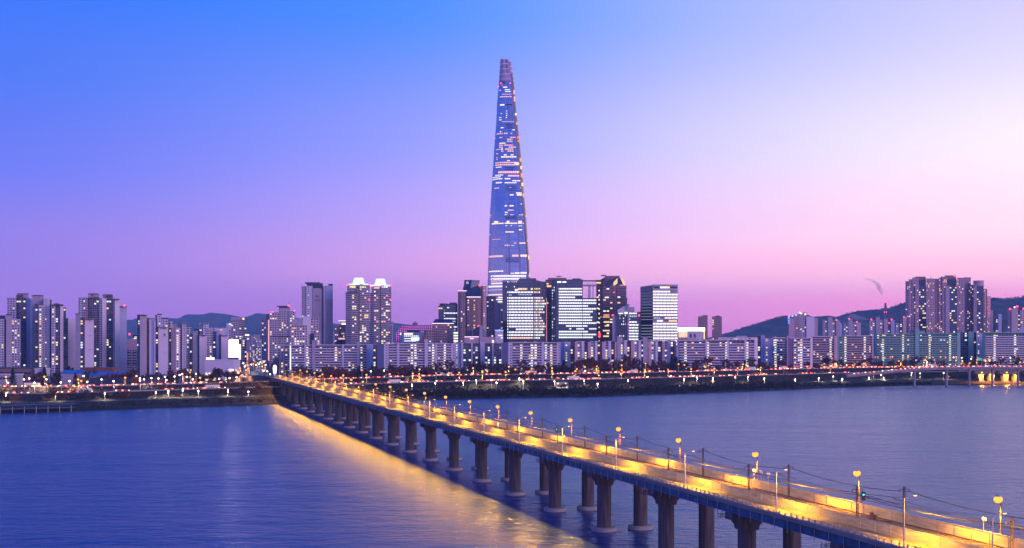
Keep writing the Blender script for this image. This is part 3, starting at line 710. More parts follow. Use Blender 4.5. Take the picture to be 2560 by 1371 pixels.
b = Bld(OT, "blue office tower with dashed white light bands and a lower right wing", "office tower", .546, [
    ('o', 1379, 2, 1391, 0, 700, 26, dict(lits=[g_cool, g_cool, g_bandd])), ('g', 1391, 0, 1457, 0, 699), ('g', 1456, 1, 1492, 1, 745.5), ('m', 1431, 7, 1452, 7, 696.5)], D=34)
for k in range(18):
    y = 722.5 + 7.14 * k; r_ = random.Random(200 + k)
    a, e = 1397, 1455
    if k in (3,): e = 1438
    if k >= 4: e = [1490.5, 1490.5, 1470, 1490.5, 1482, 1475, 1481, 1480, 1491][(k - 4) % 9] if k != 13 else 1469
    if k == 13: a = 1415
    if k == 14:
        for aa, ee in ((1423, 1428), (1441, 1460), (1473, 1491)): b.band(aa, -.02, ee, -.02, y, 3.2, g_band)
        continue
    b.band(a, -.02, min(e, 1456), -.02, y, 3.6, g_band)
    if e > 1458: b.band(1457.5, .98, e, .98, y, 3.6, g_band)
b.band(1393, -.4, 1403, -.4, 705.5, 3.6, glow("blue_white_sign", (.45, .6, 1), 3), "roof_sign"); b.band(1406, -.4, 1416, -.4, 705.5, 3.4, g_white, "roof_sign")
b = Bld("sky_bridge", "high steel sky bridge linking the dashed-light office to the brown gabled tower", "sky bridge", .552, [('p', 1470, 6, 1477, 6, 712), ('p', 1481, 6, 1484, 6, 712)], D=8, cap=False)
b.slab_roof(1455, 1492, 5, 701, 1.2, 10, m_dkglass, "bridge_roof"); b.slab_roof(1455, 1492, 5, 712, 2.0, 10, m_core, "bridge_floor")
q = MB()
for px in range(1457, 1492, 4): x, w = b.pt(px, 5.5); q.box(x - .25, x + .25, w, w + .5, b.z(712), b.z(701) - 1)
q.build("bridge_frame", m_core, b.root)
b = Bld(OT, "tall brown stone tower with a gabled crown glowing orange, right of the sky bridge", "office tower", .56, [
    ('st', 1490.5, 3, 1503, 0, 702, 6), ('dk', 1503, -.5, 1507, -.5, 722), ('st', 1507, 0, 1534, 1, 707, 16, dict(lits=[g_warm, g_yel, g_white])), ('k', 1532, 2, 1543, 2, 716, 4, dict(lits=[g_pink, g_red])), ('st', 1543, 1, 1566, 3, 716, 10),
    ('st', 1560, 4, 1568, 8, 746, 2), ('br', 1512, 10, 1549, 10, 690), ('dk', 1494, 6, 1512, 6, (703, 694))], D=30)
q = MB()
for pts in ([(1534, 715), (1534, 704), (1543.5, 692.5), (1543.5, 709)], [(1552, 705), (1552, 694), (1562, 704), (1562.5, 714)]):
    A = [b.pt(x, 0.2) + (b.z(y, 0),) for x, y in pts]; Bq = [b.pt(x, 2.4) + (b.z(y, 0),) for x, y in pts]
    q.face(A); q.face(Bq[::-1])
    for i in range(4): j = (i + 1) % 4; q.face([A[j], A[i], Bq[i], Bq[j]])
q.build("lit_gable_panel", glow("crown_orange", (1, .50, .22), 1.5), b.root)
q = MB()
for pts in ([(1520, 722), (1508, 708), (1549, 690), (1534, 706)], [(1544, 712), (1544, 700), (1549, 694), (1553, 700), (1558, 712)]):
    q.face([b.pt(x, -.3) + (b.z(y, 0),) for x, y in pts])
    q.face([b.pt(x, 4) + (b.z(y, 0),) for x, y in pts[::-1]])
q.build("gable_frame", m_dkglass, b.root)
b.slab_roof(1502, 1515, 10, 688, .8, 10); b.mast(1508, 12, 694, 687, .5)
for k in range(12): b.band(1496.5, .9, 1499, .6, 727 + 11.5 * k, 3.4, g_white if k < 8 else g_warm, "lit_window", .5)
for y, c_, a, e in ((788, g_orange, 1509, 1523), (793, g_orange, 1501, 1524), (805.5, g_yel, 1509, 1524), (815, g_warm, 1512, 1522), (841, g_yel, 1508, 1522), (827, g_warm, 1504, 1524), (707.5, g_yel, 1491, 1502), (744, g_white, 1512, 1522)): b.band(a, .2, e, .4, y, 3, c_, "lit_window", .5)
b.beacon(1532, 1, 789, 1.7); b.band(1497, .4, 1500.5, .2, 838, 11, g_red, "vertical_sign", .6)
b = Bld("office_building", "grey twin-bodied office with a slanted roof peak and bright right half", "office building", .53, [
    ('c', 1531, 3, 1543, 3, 790), ('o', 1543, 0, 1570, 0, 782, 30, dict(lits=[g_cool, g_bandd, g_white])), ('p', 1544, 3, 1571, 3, (775, 760)), ('g', 1572, 2, 1597, 4, 781), ('c', 1569, -.5, 1573, -.5, 762), ('mp', 1573, 8, 1586, 8, 768), ('o', 1594, 6, 1602, 6, 780, 2)], D=20)
for k in range(10):
    e = 1596 if k > 3 else 1592 - 2 * (k == 2) * 4
    b.band(1573, 2, e, 3.7, 784 + 7.2 * k, 3.8, g_band2 if k not in (1, 2) else g_bandd)
b.band(1546, -.3, 1558, -.3, 784, 3, g_cool); b.band(1561, -.3, 1569, -.3, 783, 5, g_white); b.beacon(1596.5, 5, 789, 1.6); b.band(1570.5, -.8, 1572, -.8, 811, 4, g_red, "red_sign")
b = Bld(OT, "pale boxy office tower with a dim left face and blazing white floors on its right", "office tower", .534, [
    ('g', 1601, 14, 1632, 0, (717.5, 714)), ('p', 1600.7, 14.2, 1632, .1, (717.5, 714), 0, dict(bot=733, dd=30)), ('c', 1632, -.3, 1694.5, 4.2, 713.2, 0, dict(dd=30, part="frame_wall"))], D=30)
for k in range(19):
    y = 729.5 + 7.3 * k
    a, e = 1632.8, 1694
    if k == 0: e = 1675
    if k == 9:
        b.band(1634, 0, 1650, 1.1, y, 3, g_bandd); a = 1662
    if k == 10:
        b.band(1633, 0, 1658, 1.6, y, 4.4, g_band3); b.band(1672, 2.6, 1692, 4, y, 4.4, g_bandw); continue
    f = lambda px: -.3 + (px - 1632) / 62.5 * 4.5
    b.band(a, f(a), e, f(e), y, 4.2 if k not in (9, 14) else 3.2, g_band3, "light_band", .25)
    b.band(1603, 13.2, 1631, .5, y + 4, 1.9, glow("dim_floor_%d" % k, (.62, .62, .9), .12 + .02 * k), "dim_light_band", .2)
for k in range(20): b.slab_roof(1632, 1694.6, -.9, 725.6 + 7.3 * k, .75, 2, m_mauve, "floor_edge")
b.band(1650, 1.0, 1664, 2.0, 719, 4.4, g_cool, "roof_sign", .4); b.band(1664.5, 2.0, 1674, 2.7, 719, 4.6, g_yel, "roof_sign", .4); b.band(1634, 0, 1649, .9, 719, 5, m_dkglass, "roof_glazing", .2); b.band(1676, 2.9, 1693, 4.1, 719, 5, m_dkglass, "roof_glazing", .2)
b = Bld("shopping_hall", "low hall with a blazing white roof band right of the boxy white-lit office", "shopping hall", .56, [('pw', 1694, 0, 1762, 1, 820), ('p', 1718, -3, 1755, -3, 828)], D=22, cap=False)
b.band(1694, -.3, 1762, .7, 824, 9, glow("hall_light", (1, .95, .9), 4), "light_band"); b.band(1697, -.3, 1718, 0, 837, 14, facade("hall_lattice", (.5, .3, .25), (.5, .4, .3), 1.6, 1.6, .1, .8, .1, .8, glow_c=(1, .66, .34), glow_s=2), "lit_lattice"); b.band(1759.5, .4, 1762, .6, 838, 20, g_yel, "lit_strip")
for px in (1727, 1737): b.band(px - 2, -3.3, px + 2, -3.3, 840, 9, m_dkglass, "doorway")
Bld(AT, "left of two small dark apartment towers standing alone on the skyline before the hills", "apartment tower", .60, [('k', 1745, 0, 1757, 0, 793, 3), ('k', 1756, 2, 1769, 3, 790, 2)], D=16, group="pair of small dark towers on the skyline")
Bld(AT, "right of two small dark apartment towers on the skyline, with several lit windows", "apartment tower", .60, [('k', 1780, 0, 1804.5, 1, 793, 14), ('m', 1789, 5, 1799, 5, 789.5)], D=16, group="pair of small dark towers on the skyline")
# ---- towers on the right
GRT = "apartment towers in front of the right hills"
b = Bld(AT, "wide apartment tower with blue neon stripes on its left edge, in front of the hill", "apartment tower", .65, [
    ('pw', 1972, 0, 1986, 1, 797), ('pk', 1986, 2, 2000, 2, 787, 5), ('q', 2000, 2, 2016, 2, 783, 9), ('b', 2016, 0, 2036, 3, 793), ('bm', 2034, 6, 2045, 8, 797), ('m', 1998, 8, 2014, 8, 782)], D=18, group=GRT)
for k in range(5): b.band(1970, .4, 1974, .4, 793.5 + 3.7 * k, 1.6, g_blue, "neon_strip", .3)
for px, y, m_ in ((1981, 791, g_blue), (1990, 788, g_blue), (1999, 782, g_white), (2003, 784, g_white), (2013, 786, g_white), (1973, 791, g_red)): b.beacon(px, 1, y, 1.5, m_)
b = Bld(AT, "apartment tower with a tall central stair shaft and sloped right gable before the hill", "apartment tower", .65, [
    ('q', 2056.7, 3, 2071, 2, 802, 10), ('c', 2070, 0, 2081, 0, 792), ('q', 2081, 2, 2090, 2, 803, 8), ('bm', 2090, 0, 2099, 1, 803), ('bb', 2098, 3, 2105, 4, (803, 811))], D=18, group=GRT)
b.beacon(2091, 0, 800.5, 1.2); b.slab_roof(2069, 2082, -1, 791)
b = Bld(AT, "apartment tower with stair shaft on its left and rosy gable, nearest the drifting steam", "apartment tower", .65, [
    ('q', 2109, 3, 2121, 2, 808, 9), ('c', 2121, 0, 2131, 0, 799), ('q', 2131, 2, 2142, 2, 807, 12), ('pw', 2142, 0, 2152, 2, 807)], D=18, group=GRT)
b.beacon(2123, 0, 797.5, 1.2); b.beacon(2142, 0, 805.5, 1.2)
b = Bld(AT, "apartment tower with central stair shaft directly in front of the red-lit chimney", "apartment tower", .65, [
    ('q', 2176, 3, 2190, 2, 801, 12), ('c', 2190, 0, 2200, 0, 792), ('q', 2200, 2, 2210, 2, 801, 7), ('bm', 2210, 0, 2219.5, 2, 799)], D=18, group=GRT)
b.beacon(2178, 2, 799, 1.2); b.slab_roof(2189, 2200.5, -1, 791)
b = Bld(AT, "narrow blue-shaded apartment tower just right of the chimney", "apartment tower", .66, [('d', 2219.5, 2, 2227, 2, 813, 4), ('bb', 2227, 0, 2237, 2, 802), ('w', 2240, 3, 2250, 3, 810, 6), ('d', 2250, 1, 2258, 1, 800, 6), ('pw', 2257, 0, 2266, 2, 793)], D=18, group=GRT)
b.beacon(2229, 0, 799, 1.2); b.beacon(2223, 2, 808, 1.2); b.beacon(2260, 0, 793, 1.0)
GRC = "wings of the great rose residential complex"
LR = [g_warm, g_yel, g_white, g_warm, g_orange]
b = Bld("residential_tower", "left wing of the great rose residential complex, with two stacked flat roof tiers", "residential tower", .67, [
    ('pk', 2263.6, 4, 2272, 1, 705, 9), ('pk', 2272, 1, 2283, 1, 700, 8), ('pk', 2281, 0, 2297, 0, 697, 14), ('pk', 2288, -2, 2297.5, -2, 717, 6), ('g', 2297, -1, 2316, -1, 717, 26, dict(lits=[g_yel, g_warm, g_white])), ('dk', 2296, .5, 2315, .5, 701), ('pk', 2316, 0, 2338, 1, 698, 30),
    ('br', 2281, 6, 2315, 6, 694), ('br', 2288, 9, 2313, 9, 692)], D=26, group=GRC, lits=LR)
b.mast(2327, 4, 698, 692, .5)
b = Bld("residential_tower", "middle wing of the great rose residential complex, tallest, red beacon on its roof tier", "residential tower", .672, [
    ('k', 2337, 4, 2348, 3, 699, 8), ('pk', 2347, 2, 2356, 2, 696, 16), ('pk', 2356, 0, 2368, 0, 695, 12), ('bm', 2364, -1.5, 2374, -1.5, 716), ('g', 2374, -1, 2393, -1, 716, 32, dict(lits=[g_yel, g_warm, g_white])), ('dk', 2370, .5, 2392, .5, 699), ('pk', 2393, 1, 2412, 1, 696, 22),
    ('br', 2352, 7, 2390, 7, 692), ('br', 2362, 10, 2388, 10, 689)], D=26, group=GRC, lits=LR)
b.beacon(2387, 8, 689.5, 2.0)
b = Bld("residential_tower", "right-centre wing of the great rose residential complex with dark glazed upper panels", "residential tower", .676, [
    ('bm', 2411, 1, 2418, 0, 696), ('pk', 2411, 4, 2427, 4, 695, 10), ('dk', 2400, 3.5, 2412, 3.5, 698), ('pk', 2418, 2, 2436, 2, 714, 20)], D=24, group=GRC, lits=LR)
b = Bld("residential_tower", "right wing of the great rose residential complex with a round drum on top", "residential tower", .670, [
    ('bm', 2434, 1, 2442, 0, 715), ('g', 2442, 0, 2459, 1, 715, 20, dict(lits=[g_yel, g_white, g_warm])), ('k', 2459, 3, 2468, 3, 724, 6), ('pk', 2466, 5, 2476.5, 6, 742, 10)], D=22, group=GRC, lits=LR)
q = MB(); x, w = b.pt(2446.5, 10); r0 = 12.5 * .67; q.lathe([(r0, b.z(716)), (r0, b.z(703)), (r0 * 1.06, b.z(703)), (r0 * 1.06, b.z(701.5)), (0, b.z(701.3))], x, w, 28); q.build("roof_drum", m_pinkw, b.root)
q = MB()
for k in range(9):
    a = b.pt(2461, 2.6) + (b.z(727 + 8 * k, 2),); c_ = b.pt(2475, 4.6) + (b.z(727 + 8 * k, 2),); q.tube([a, c_], .25, 4)
for px in (2463, 2467, 2471, 2475): a = b.pt(px, 2.6 + (px - 2461) / 7) ; q.tube([a + (b.z(790),), a + (b.z(724 if px < 2468 else 742),)], .25, 4)
q.build("corner_trellis", glow("trellis_pink", (1, .3, .45), .8), b.root)
Bld(AT, "grey apartment tower with dark vertical stripe right of the great rose complex", "apartment tower", .62, [('c', 2476, 0, 2483, 0, 778), ('d', 2483, 1, 2490, 1, 777, 5), ('w', 2489, 3, 2496, 3, 790, 5), ('bb', 2496, 0, 2504, 2, 787), ('d', 2504, 3, 2511, 3, 801, 3)], D=16, group=GRT)
b = Bld(AT, "mauve apartment tower with red rooftop beacons near the right edge of the frame", "apartment tower", .60, [
    ('pk', 2519.7, 3, 2529, 1, 776, 4), ('bm', 2529, 0, 2545, 2, 773), ('d', 2545, 3, 2551, 3, 780, 10), ('q', 2551, 2, 2580, 3, 778, 10), ('m', 2532, 8, 2544, 8, 769)], D=18, group=GRT)
for px, y, m_ in ((2525, 773, g_red), (2536.5, 768.5, g_white), (2543, 766.5, g_red), (2559, 772, g_red)): b.beacon(px, 1, y, 1.5, m_)

# ---- the long apartment slabs behind the far expressway
def slab(label, Yf, segs, group=GSL, **k):
    b = Bld(AB, label, "apartment block", Yf, segs, D=12, group=group, **k)
    for g in segs:
        if g[0] in ('h', 'hg', 'w', 'd', 'pw') and g[3] - g[1] > 12 and not isinstance(g[5], tuple):
            x = g[1] + b.rng.uniform(3, 8)
            while x < g[3] - 6:
                w_ = b.rng.uniform(3, 9); h_ = b.rng.uniform(2.2, 5.5); w0 = max(g[2], g[4]) + b.rng.uniform(2, 5)
                A, B, C_, D_ = b.pt(x, w0), b.pt(min(x + w_, g[3] - 2), w0), b.pt(min(x + w_, g[3] - 2), w0 + 4), b.pt(x, w0 + 4)
                q = MB(); q.prism([A, B, C_, D_], b.z(g[5], w0) + .0, b.z(g[5] - h_, w0), [0] * 4, 0); q.build("roof_house", b.rng.choice([m_core, m_lav, m_roof, m_mauve]), b.root)
                x += w_ + b.rng.uniform(9, 26)
    return b
def hh(a, wa, b_, wb, top, n=0, cols=(), kind='h', par=None): return (kind, a, wa, b_, wb, top, n, dict(cols=cols, ylo=936, parapet=par))
b = slab("narrow pale apartment block with small windows, beside the avenue, left end of slab row", .455, [('q', 694, 0, 711, .5, 865, 6), hh(711, 2, 725, 2, 865, 3)])
b = slab("long banded apartment slab with a tall grey stair core, first right of the avenue", .447, [('p', 724.5, -1, 727.5, -1, 863), hh(727.5, 0, 761, .4, 864.5, 7), ('b', 761, -.8, 766, -.8, 864), hh(766, .4, 780, .6, 864.5, 3, (768,)), ('c', 780, -1.2, 788, -1.2, 853),
    hh(788, .6, 855, 1.2, 864, 11, (840,)), ('b', 855, 0, 859.5, 0, 863.5), hh(859.5, 1.2, 892, 1.6, 864, 9), ('c', 892, .4, 899, .6, 858), hh(899, 7, 917, 7, 863.5, 8), ('bb', 916.5, 3, 933, 7, 863), ('d', 933, 11, 943, 11, 865, 5)])
b.band(725, -1.4, 727, -1.4, 895, 60, g_edge, "corner_light", .2)
b = slab("pinkish banded apartment slab with a blank gable on its left and three lit stair columns", .437, [('bm', 943.5, 11, 960, 0, 862), ('w1', 960, 0, 972, .4, 861, 0), hh(972, .4, 993, 1, 861, 2), ('b', 993, -.2, 998, 0, 860.5), hh(998, 1, 1062, 3, 861, 8, (1038.5, 1030)),
    ('b', 1061.5, .8, 1069.5, 1, 851), hh(1069.5, 3, 1088, 3.4, 861, 2, (1083,)), ('b', 1088, 2, 1092.5, 2.2, 860), hh(1092.5, 3.4, 1128, 4.6, 861, 3, (1112,)), ('w1', 1128, 3.8, 1136, 4, 861, 0)])
b = slab("recessed apartment block of dark window bays in white frames, right of the three-stair slab", .45, [('w1', 1136, 6, 1154, 6, 860, 9), ('p', 1153, 3, 1158, 3, 859), ('d', 1158, 6, 1178, 6, 861, 8), ('p', 1178, 3, 1181.5, 3, 859), ('d', 1181.5, 6, 1201, 6, 861, 6), ('b', 1201, 2, 1212, 2, 857),
    ('d', 1212, 6, 1231, 6, 861, 9), ('p', 1230, 3, 1234, 3, 859), ('d', 1234, 7, 1254, 7, 861, 9)], lits=[g_bandd, g_cool, g_white])
b = slab("pink-lit apartment slab with blank left gable, below the solid-banded white office", .4375, [('bm', 1255, 12, 1270.6, 0, 858.5), ('w1', 1270.6, 0, 1281, .3, 858, 0), hh(1281, .3, 1329, 1.6, 858, 9, (1303,)), hh(1329, 1.6, 1354, 2.2, 858, 3, (1339, 1329.5)), ('b', 1354, 1, 1359.5, 1.2, 857.5), hh(1359.5, 2.2, 1392, 3, 858, 3, (1364.5, 1378)), ('w1', 1392, 2.2, 1401, 2.4, 858, 1)])
b = slab("short blue-grey apartment block between the pink slab and the serrated blocks", .447, [('bb', 1401, 6, 1410, 5, 857), ('w1', 1410, 4, 1426, 4, 857, 7), ('d', 1426, 7, 1437, 7, 858, 4)])
def serr(label, x0, x1, base, top, seed, tall=()):
    r_ = random.Random(seed); segs = []; x = x0; i = 0
    while x < x1 - 3:
        w_ = min(x1 - x, r_.choice([7, 8, 9])); k = ('pw', 'w', 'b', 'd')[i % 4]
        if k in ('pw', 'b'): segs.append((k, x, base - 1.5, x + w_ * .75, base - 1, top))
        else: segs.append((k, x, base + (3 if k == 'd' else 0), x + w_ * 1.3, base + (3 if k == 'd' else .3), top + .8, 7 if k == 'w' else 4))
        x += w_ * (.75 if k in ('pw', 'b') else 1.3); i += 1
    for a, e, t_ in tall: segs.append(('c', a, base - 2.2, e, base - 2.2, t_))
    return slab(label, .44, segs)
serr("rosy serrated apartment block below the dashed-light office's lower wing", 1437, 1543, 1, 855, 3)
serr("rosy serrated apartment block with two tall stair heads, left of the boxy white office", 1543.5, 1621, 2, 853, 5, ((1543, 1552, 843.5), (1607, 1619, 844)))
serr("blue-shaded serrated apartment block below the boxy white office", 1621, 1692, 5, 853.5, 9)
b = slab("longest banded apartment slab with four lit stair columns, right of the boxy white office", .4375, [('w1', 1692.5, 1, 1698, 1, 852.5, 0), hh(1698, 0, 1763, .5, 852.5, 9, (1713.5,)), ('b', 1763, -1, 1768, -1, 851.5), hh(1768, .5, 1818, 1, 851.5, 6, (1769.5, 1815.5)), ('b', 1817.5, -.6, 1822, -.5, 851), hh(1822, 1, 1861, 1.6, 851, 6), ('b', 1861, .3, 1866, .4, 850), hh(1866, 1.6, 1886, 2, 850, 2, (1867.8,)), ('b', 1886, 1, 1894, 9, 850)])
b = slab("pale long roof of an apartment slab showing above the longest banded slab", .485, [('p', 1796, 0, 1894, 0, 845.5), ('mp', 1707, 4, 1745, 4, 847), ('mp', 1840, 4, 1868, 4, 840)])
for px in (1806, 1836, 1839, 1842, 1858, 1868, 1880, 1889): b.band(px, -.3, px + 2, -.3, 848, 1.5, g_warm, "lit_window")
b = slab("apartment block with a dark zigzag stair end and blue-shaded left wall", .46, [('d', 1894, 7, 1903, 7, 843, 3), ('bb', 1902, 4, 1912, 4, 841), ('w1', 1911, 3, 1926, 3, 848, 10), ('bb', 1926, 2, 1931, 2, 847), hh(1931, 3, 1962, 5, 846, 12, (1938,)), ('d', 1962, 7, 1969, 8, 846, 0)])
b = slab("bright pink-lit apartment slab standing forward, with a rosy stair head on its left", .45, [('pw', 1967, 4, 1974, 4, 840), ('pw', 1974, 3, 1983, 3, 843), hh(1983, 0, 2003, 0, 847, 14, (2002.5,)), ('b', 2003, -1, 2006.5, -1, 846.5), hh(2006.5, 0, 2026, 0, 847, 5), ('b', 2026, -.8, 2031.5, 5, 847)])
b = slab("mauve banded apartment slab between the forward pink slab and the first green panel", .478, [hh(2031, 0, 2086, .6, 842.5, 14, (2076,), 'h', m_mauve), ('pw', 2085.5, -1, 2093, 0, 841)])
b = slab("purple banded apartment slab with one green panel and two lit stair columns", .484, [('gn', 2093, 0, 2098, 0, 842), hh(2098, .4, 2110, .6, 842, 3, (), 'hg'), hh(2110, .6, 2180, 1.5, 841, 10, (2113, 2161.5), 'h', m_mauve), ('pw', 2179.5, 0, 2184, 0, 839)])
b = slab("long green banded apartment slab with a tall green stair core in its middle", .50, [('gn', 2183.5, 4, 2191, 0, 836), hh(2191, 0, 2288, .8, 836.5, 15, (2207, 2257), 'hg'), ('gn', 2288, -1, 2298, -1, 824), ('gn', 2274, 5, 2312, 5, 829), hh(2298, .8, 2393, 1.5, 834.5, 13, (2323.5, 2374.5), 'hg'), ('gn', 2393, .6, 2401, 1, 834)])
b = slab("dark blue-green apartment block in shade between the two green slabs", .515, [('d', 2400, 6, 2421, 6, 832, 4), ('gn', 2421, 3, 2434, 3, 831), ('d', 2434, 6, 2441, 6, 833, 1), ('w1', 2441, 4, 2456, 4, 834, 6)])
b = slab("pale green banded apartment slab cut off by the right edge of the frame", .50, [('gn', 2456, 4, 2463, 0, 834), hh(2463, 0, 2740, 1, 833, 22, (2486, 2537, 2620, 2690), 'hg', m_lav), ('bb', 2548, 6, 2600, 6, 823)])
# roof boxes of the slab row
for px, w_, y, par_label in ((746, 20, 858, 0), (968, 15, 854, 0), (1000, 12, 856, 0), (1165, 18, 853, 0), (1318, 14, 853.5, 0), (1640, 16, 848, 0), (2120, 22, 834, 0)):
    pass

# ------------------------------------------------------------------ the huge tapering skyscraper
TY = .7235 * F
PROF = [(149, 1251.4, 1270, 1279), (204, 1248, 1280, 1285.5), (261, 1242.5, 1283.5, 1289.7), (309, 1240.5, 1288, 1294.6), (349, 1237, 1292, 1299), (411, 1233, 1298, 1305), (470, 1229, 1302.5, 1309), (544, 1224.2, 1312, 1315.8), (643, 1221, 1320, 1322.6), (693, 1219.3, 1323, 1324.6), (745, 1217.5, 1324.2, 1325.6), (860, 1216, 1325.5, 1326.4)]
def pf(y, i): return lerp(y, [(p[0], p[i]) for p in PROF])
troot = empty("skyscraper", (X(1270, TY), TY, 4.5), "huge tapering blue glass skyscraper with a slit crown, far taller than everything else", "skyscraper")
tx0 = X(1270, TY)
def tw(px, y): return X(px, TY) - tx0
def tz(y): return Z(y, TY) - 4.5
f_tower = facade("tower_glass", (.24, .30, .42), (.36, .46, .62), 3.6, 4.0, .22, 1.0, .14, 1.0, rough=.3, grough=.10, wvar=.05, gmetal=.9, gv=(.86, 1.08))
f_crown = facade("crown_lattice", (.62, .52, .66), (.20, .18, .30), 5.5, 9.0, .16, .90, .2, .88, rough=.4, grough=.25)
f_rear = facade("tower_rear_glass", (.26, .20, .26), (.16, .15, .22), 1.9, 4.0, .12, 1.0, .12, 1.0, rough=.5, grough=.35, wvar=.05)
f_seam_dim_edge = shade("tower_seam_and_dimmed_edge", (.10, .09, .13), .4, var=.1)  # dark seam, also laid on the glass corner to dim its reflection
EXP, EXR = 2.15, 11.0
def ring(l, r, y, wc, dep, n=48):
    a = (tw(r, y) - tw(l, y)) / 2; cx = (tw(r, y) + tw(l, y)) / 2; out = []
    for k in range(n):
        t_ = 2 * math.pi * k / n - math.pi / 2
        cx_, sy_ = math.cos(t_), math.sin(t_)
        e_ = EXP if cx_ < 0 or wc > 2 else EXR
        out.append((cx + a * math.copysign(abs(cx_) ** (2 / e_), cx_), wc + a * dep * math.copysign(abs(sy_) ** (2 / e_), sy_)))
    return out
def loft(name, m, ys, li, ri, wc, dep=1.0, adj=(0, 0), cap=True):
    q = MB(); prev = None
    for y in ys:
        l, r = pf(y, li) + adj[0], pf(y, ri) + adj[1]
        rg = ring(l, r, y, wc, dep); z = tz(y)
        per = [0]
        for i in range(len(rg)): a, e = rg[i], rg[(i + 1) % len(rg)]; per.append(per[-1] + math.hypot(a[0] - e[0], a[1] - e[1]))
        if prev:
            pr, pz, pp_ = prev
            for i in range(len(rg)):
                j = (i + 1) % len(rg)
                sc = 230.0 / per[-1]
                q.face([pr[i] + (pz,), pr[j] + (pz,), rg[j] + (z,), rg[i] + (z,)], [(i / 48 * 230, pz), ((i + 1) / 48 * 230, pz), ((i + 1) / 48 * 230, z), (i / 48 * 230, z)], 1 if 4 <= i < 24 and wc < 2 else 0, not (i < 24 and wc < 2))  # right corner facets coloured dark to take away the bright sunset reflection
        prev = (rg, z, per)
    if cap: q.face([p + (prev[1],) for p in prev[0]])
    return q.build(name, [m, f_seam_dim_edge], troot, merge=True)
ysb = [860, 800, 745, 693, 643, 594, 544, 507, 470, 440, 411, 380, 349, 309, 285, 261, 232, 208]
loft("glass_shell", f_tower, ysb, 1, 2, 0)
loft("seam_core", f_seam_dim_edge, ysb + [185], 1, 3, 4, adj=(14, -2.2))
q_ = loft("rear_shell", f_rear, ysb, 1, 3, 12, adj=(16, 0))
loft("crown_base", shade("crown_base_panel", (.30, .26, .38), .4, metal=.3), [208, 203], 1, 2, 0, adj=(-.4, .4))
loft("crown_shell", f_crown, [203, 190, 176, 163, 149], 1, 2, 0, cap=False)
loft("crown_shell", f_crown, [208, 190, 176, 163, 151.5], 1, 3, 12, adj=(16, 0), cap=False)
for k in range(9):
    y = 152 + 6 * k
    q = MB(); rg = ring(pf(y, 1) - .3, pf(y, 2) + .3, y, 0, 1.0)
    q.tube([p + (tz(y),) for p in rg + rg[:1]], .55, 4, cap=False); q.build("crown_ring", m_core, troot)
def tband(a, b_, y, h, m, name="light_band", n=12, off=.35):
    l, r = pf(y, 1), pf(y, 2); ax = (tw(r, y) - tw(l, y)) / 2; cx = (tw(r, y) + tw(l, y)) / 2
    pts = []
    for k in range(n + 1):
        px = max(l + .05, min(r - .05, a + (b_ - a) * k / n)); u = max(-.995, min(.995, (tw(px, y) - cx) / ax))
        e_ = EXP if u < 0 else EXR
        pts.append((tw(px, y), 0 - ax * (1 - abs(u) ** e_) ** (1 / e_) - off))
    z0, z1 = tz(y + h / 2), tz(y - h / 2); q = MB(); u = 0
    for p0, p1 in zip(pts, pts[1:]):
        ln = math.hypot(p1[0] - p0[0], p1[1] - p0[1])
        q.face([p0 + (z0,), p1 + (z0,), p1 + (z1,), p0 + (z1,)], [(u, 0), (u + ln, 0), (u + ln, 1), (u, 1)]); u += ln
    for p0, p1 in zip(pts, pts[1:]): q.face([p0 + (z1,), p1 + (z1,), (p1[0], p1[1] + .6, z1), (p0[0], p0[1] + .6, z1)]); q.face([p1 + (z0,), p0 + (z0,), (p0[0], p0[1] + .6, z0), (p1[0], p1[1] + .6, z0)])
    q.build(name, m, troot)
CO = {'o': band_glow("tower_rose_floor", (1, .48, .34), 1.15, 3.8, .86, (.1, .14, .3)), 'w': band_glow("tower_white_floor", (1, .90, .84), 1.15, 3.8, .9, (.1, .14, .3)), 'y': band_glow("tower_gold_floor", (1, .70, .36), 1.5, 3.8, .9, (.1, .14, .3)), 'p': g_pink, 'd': m_navy, 'W': g_white}
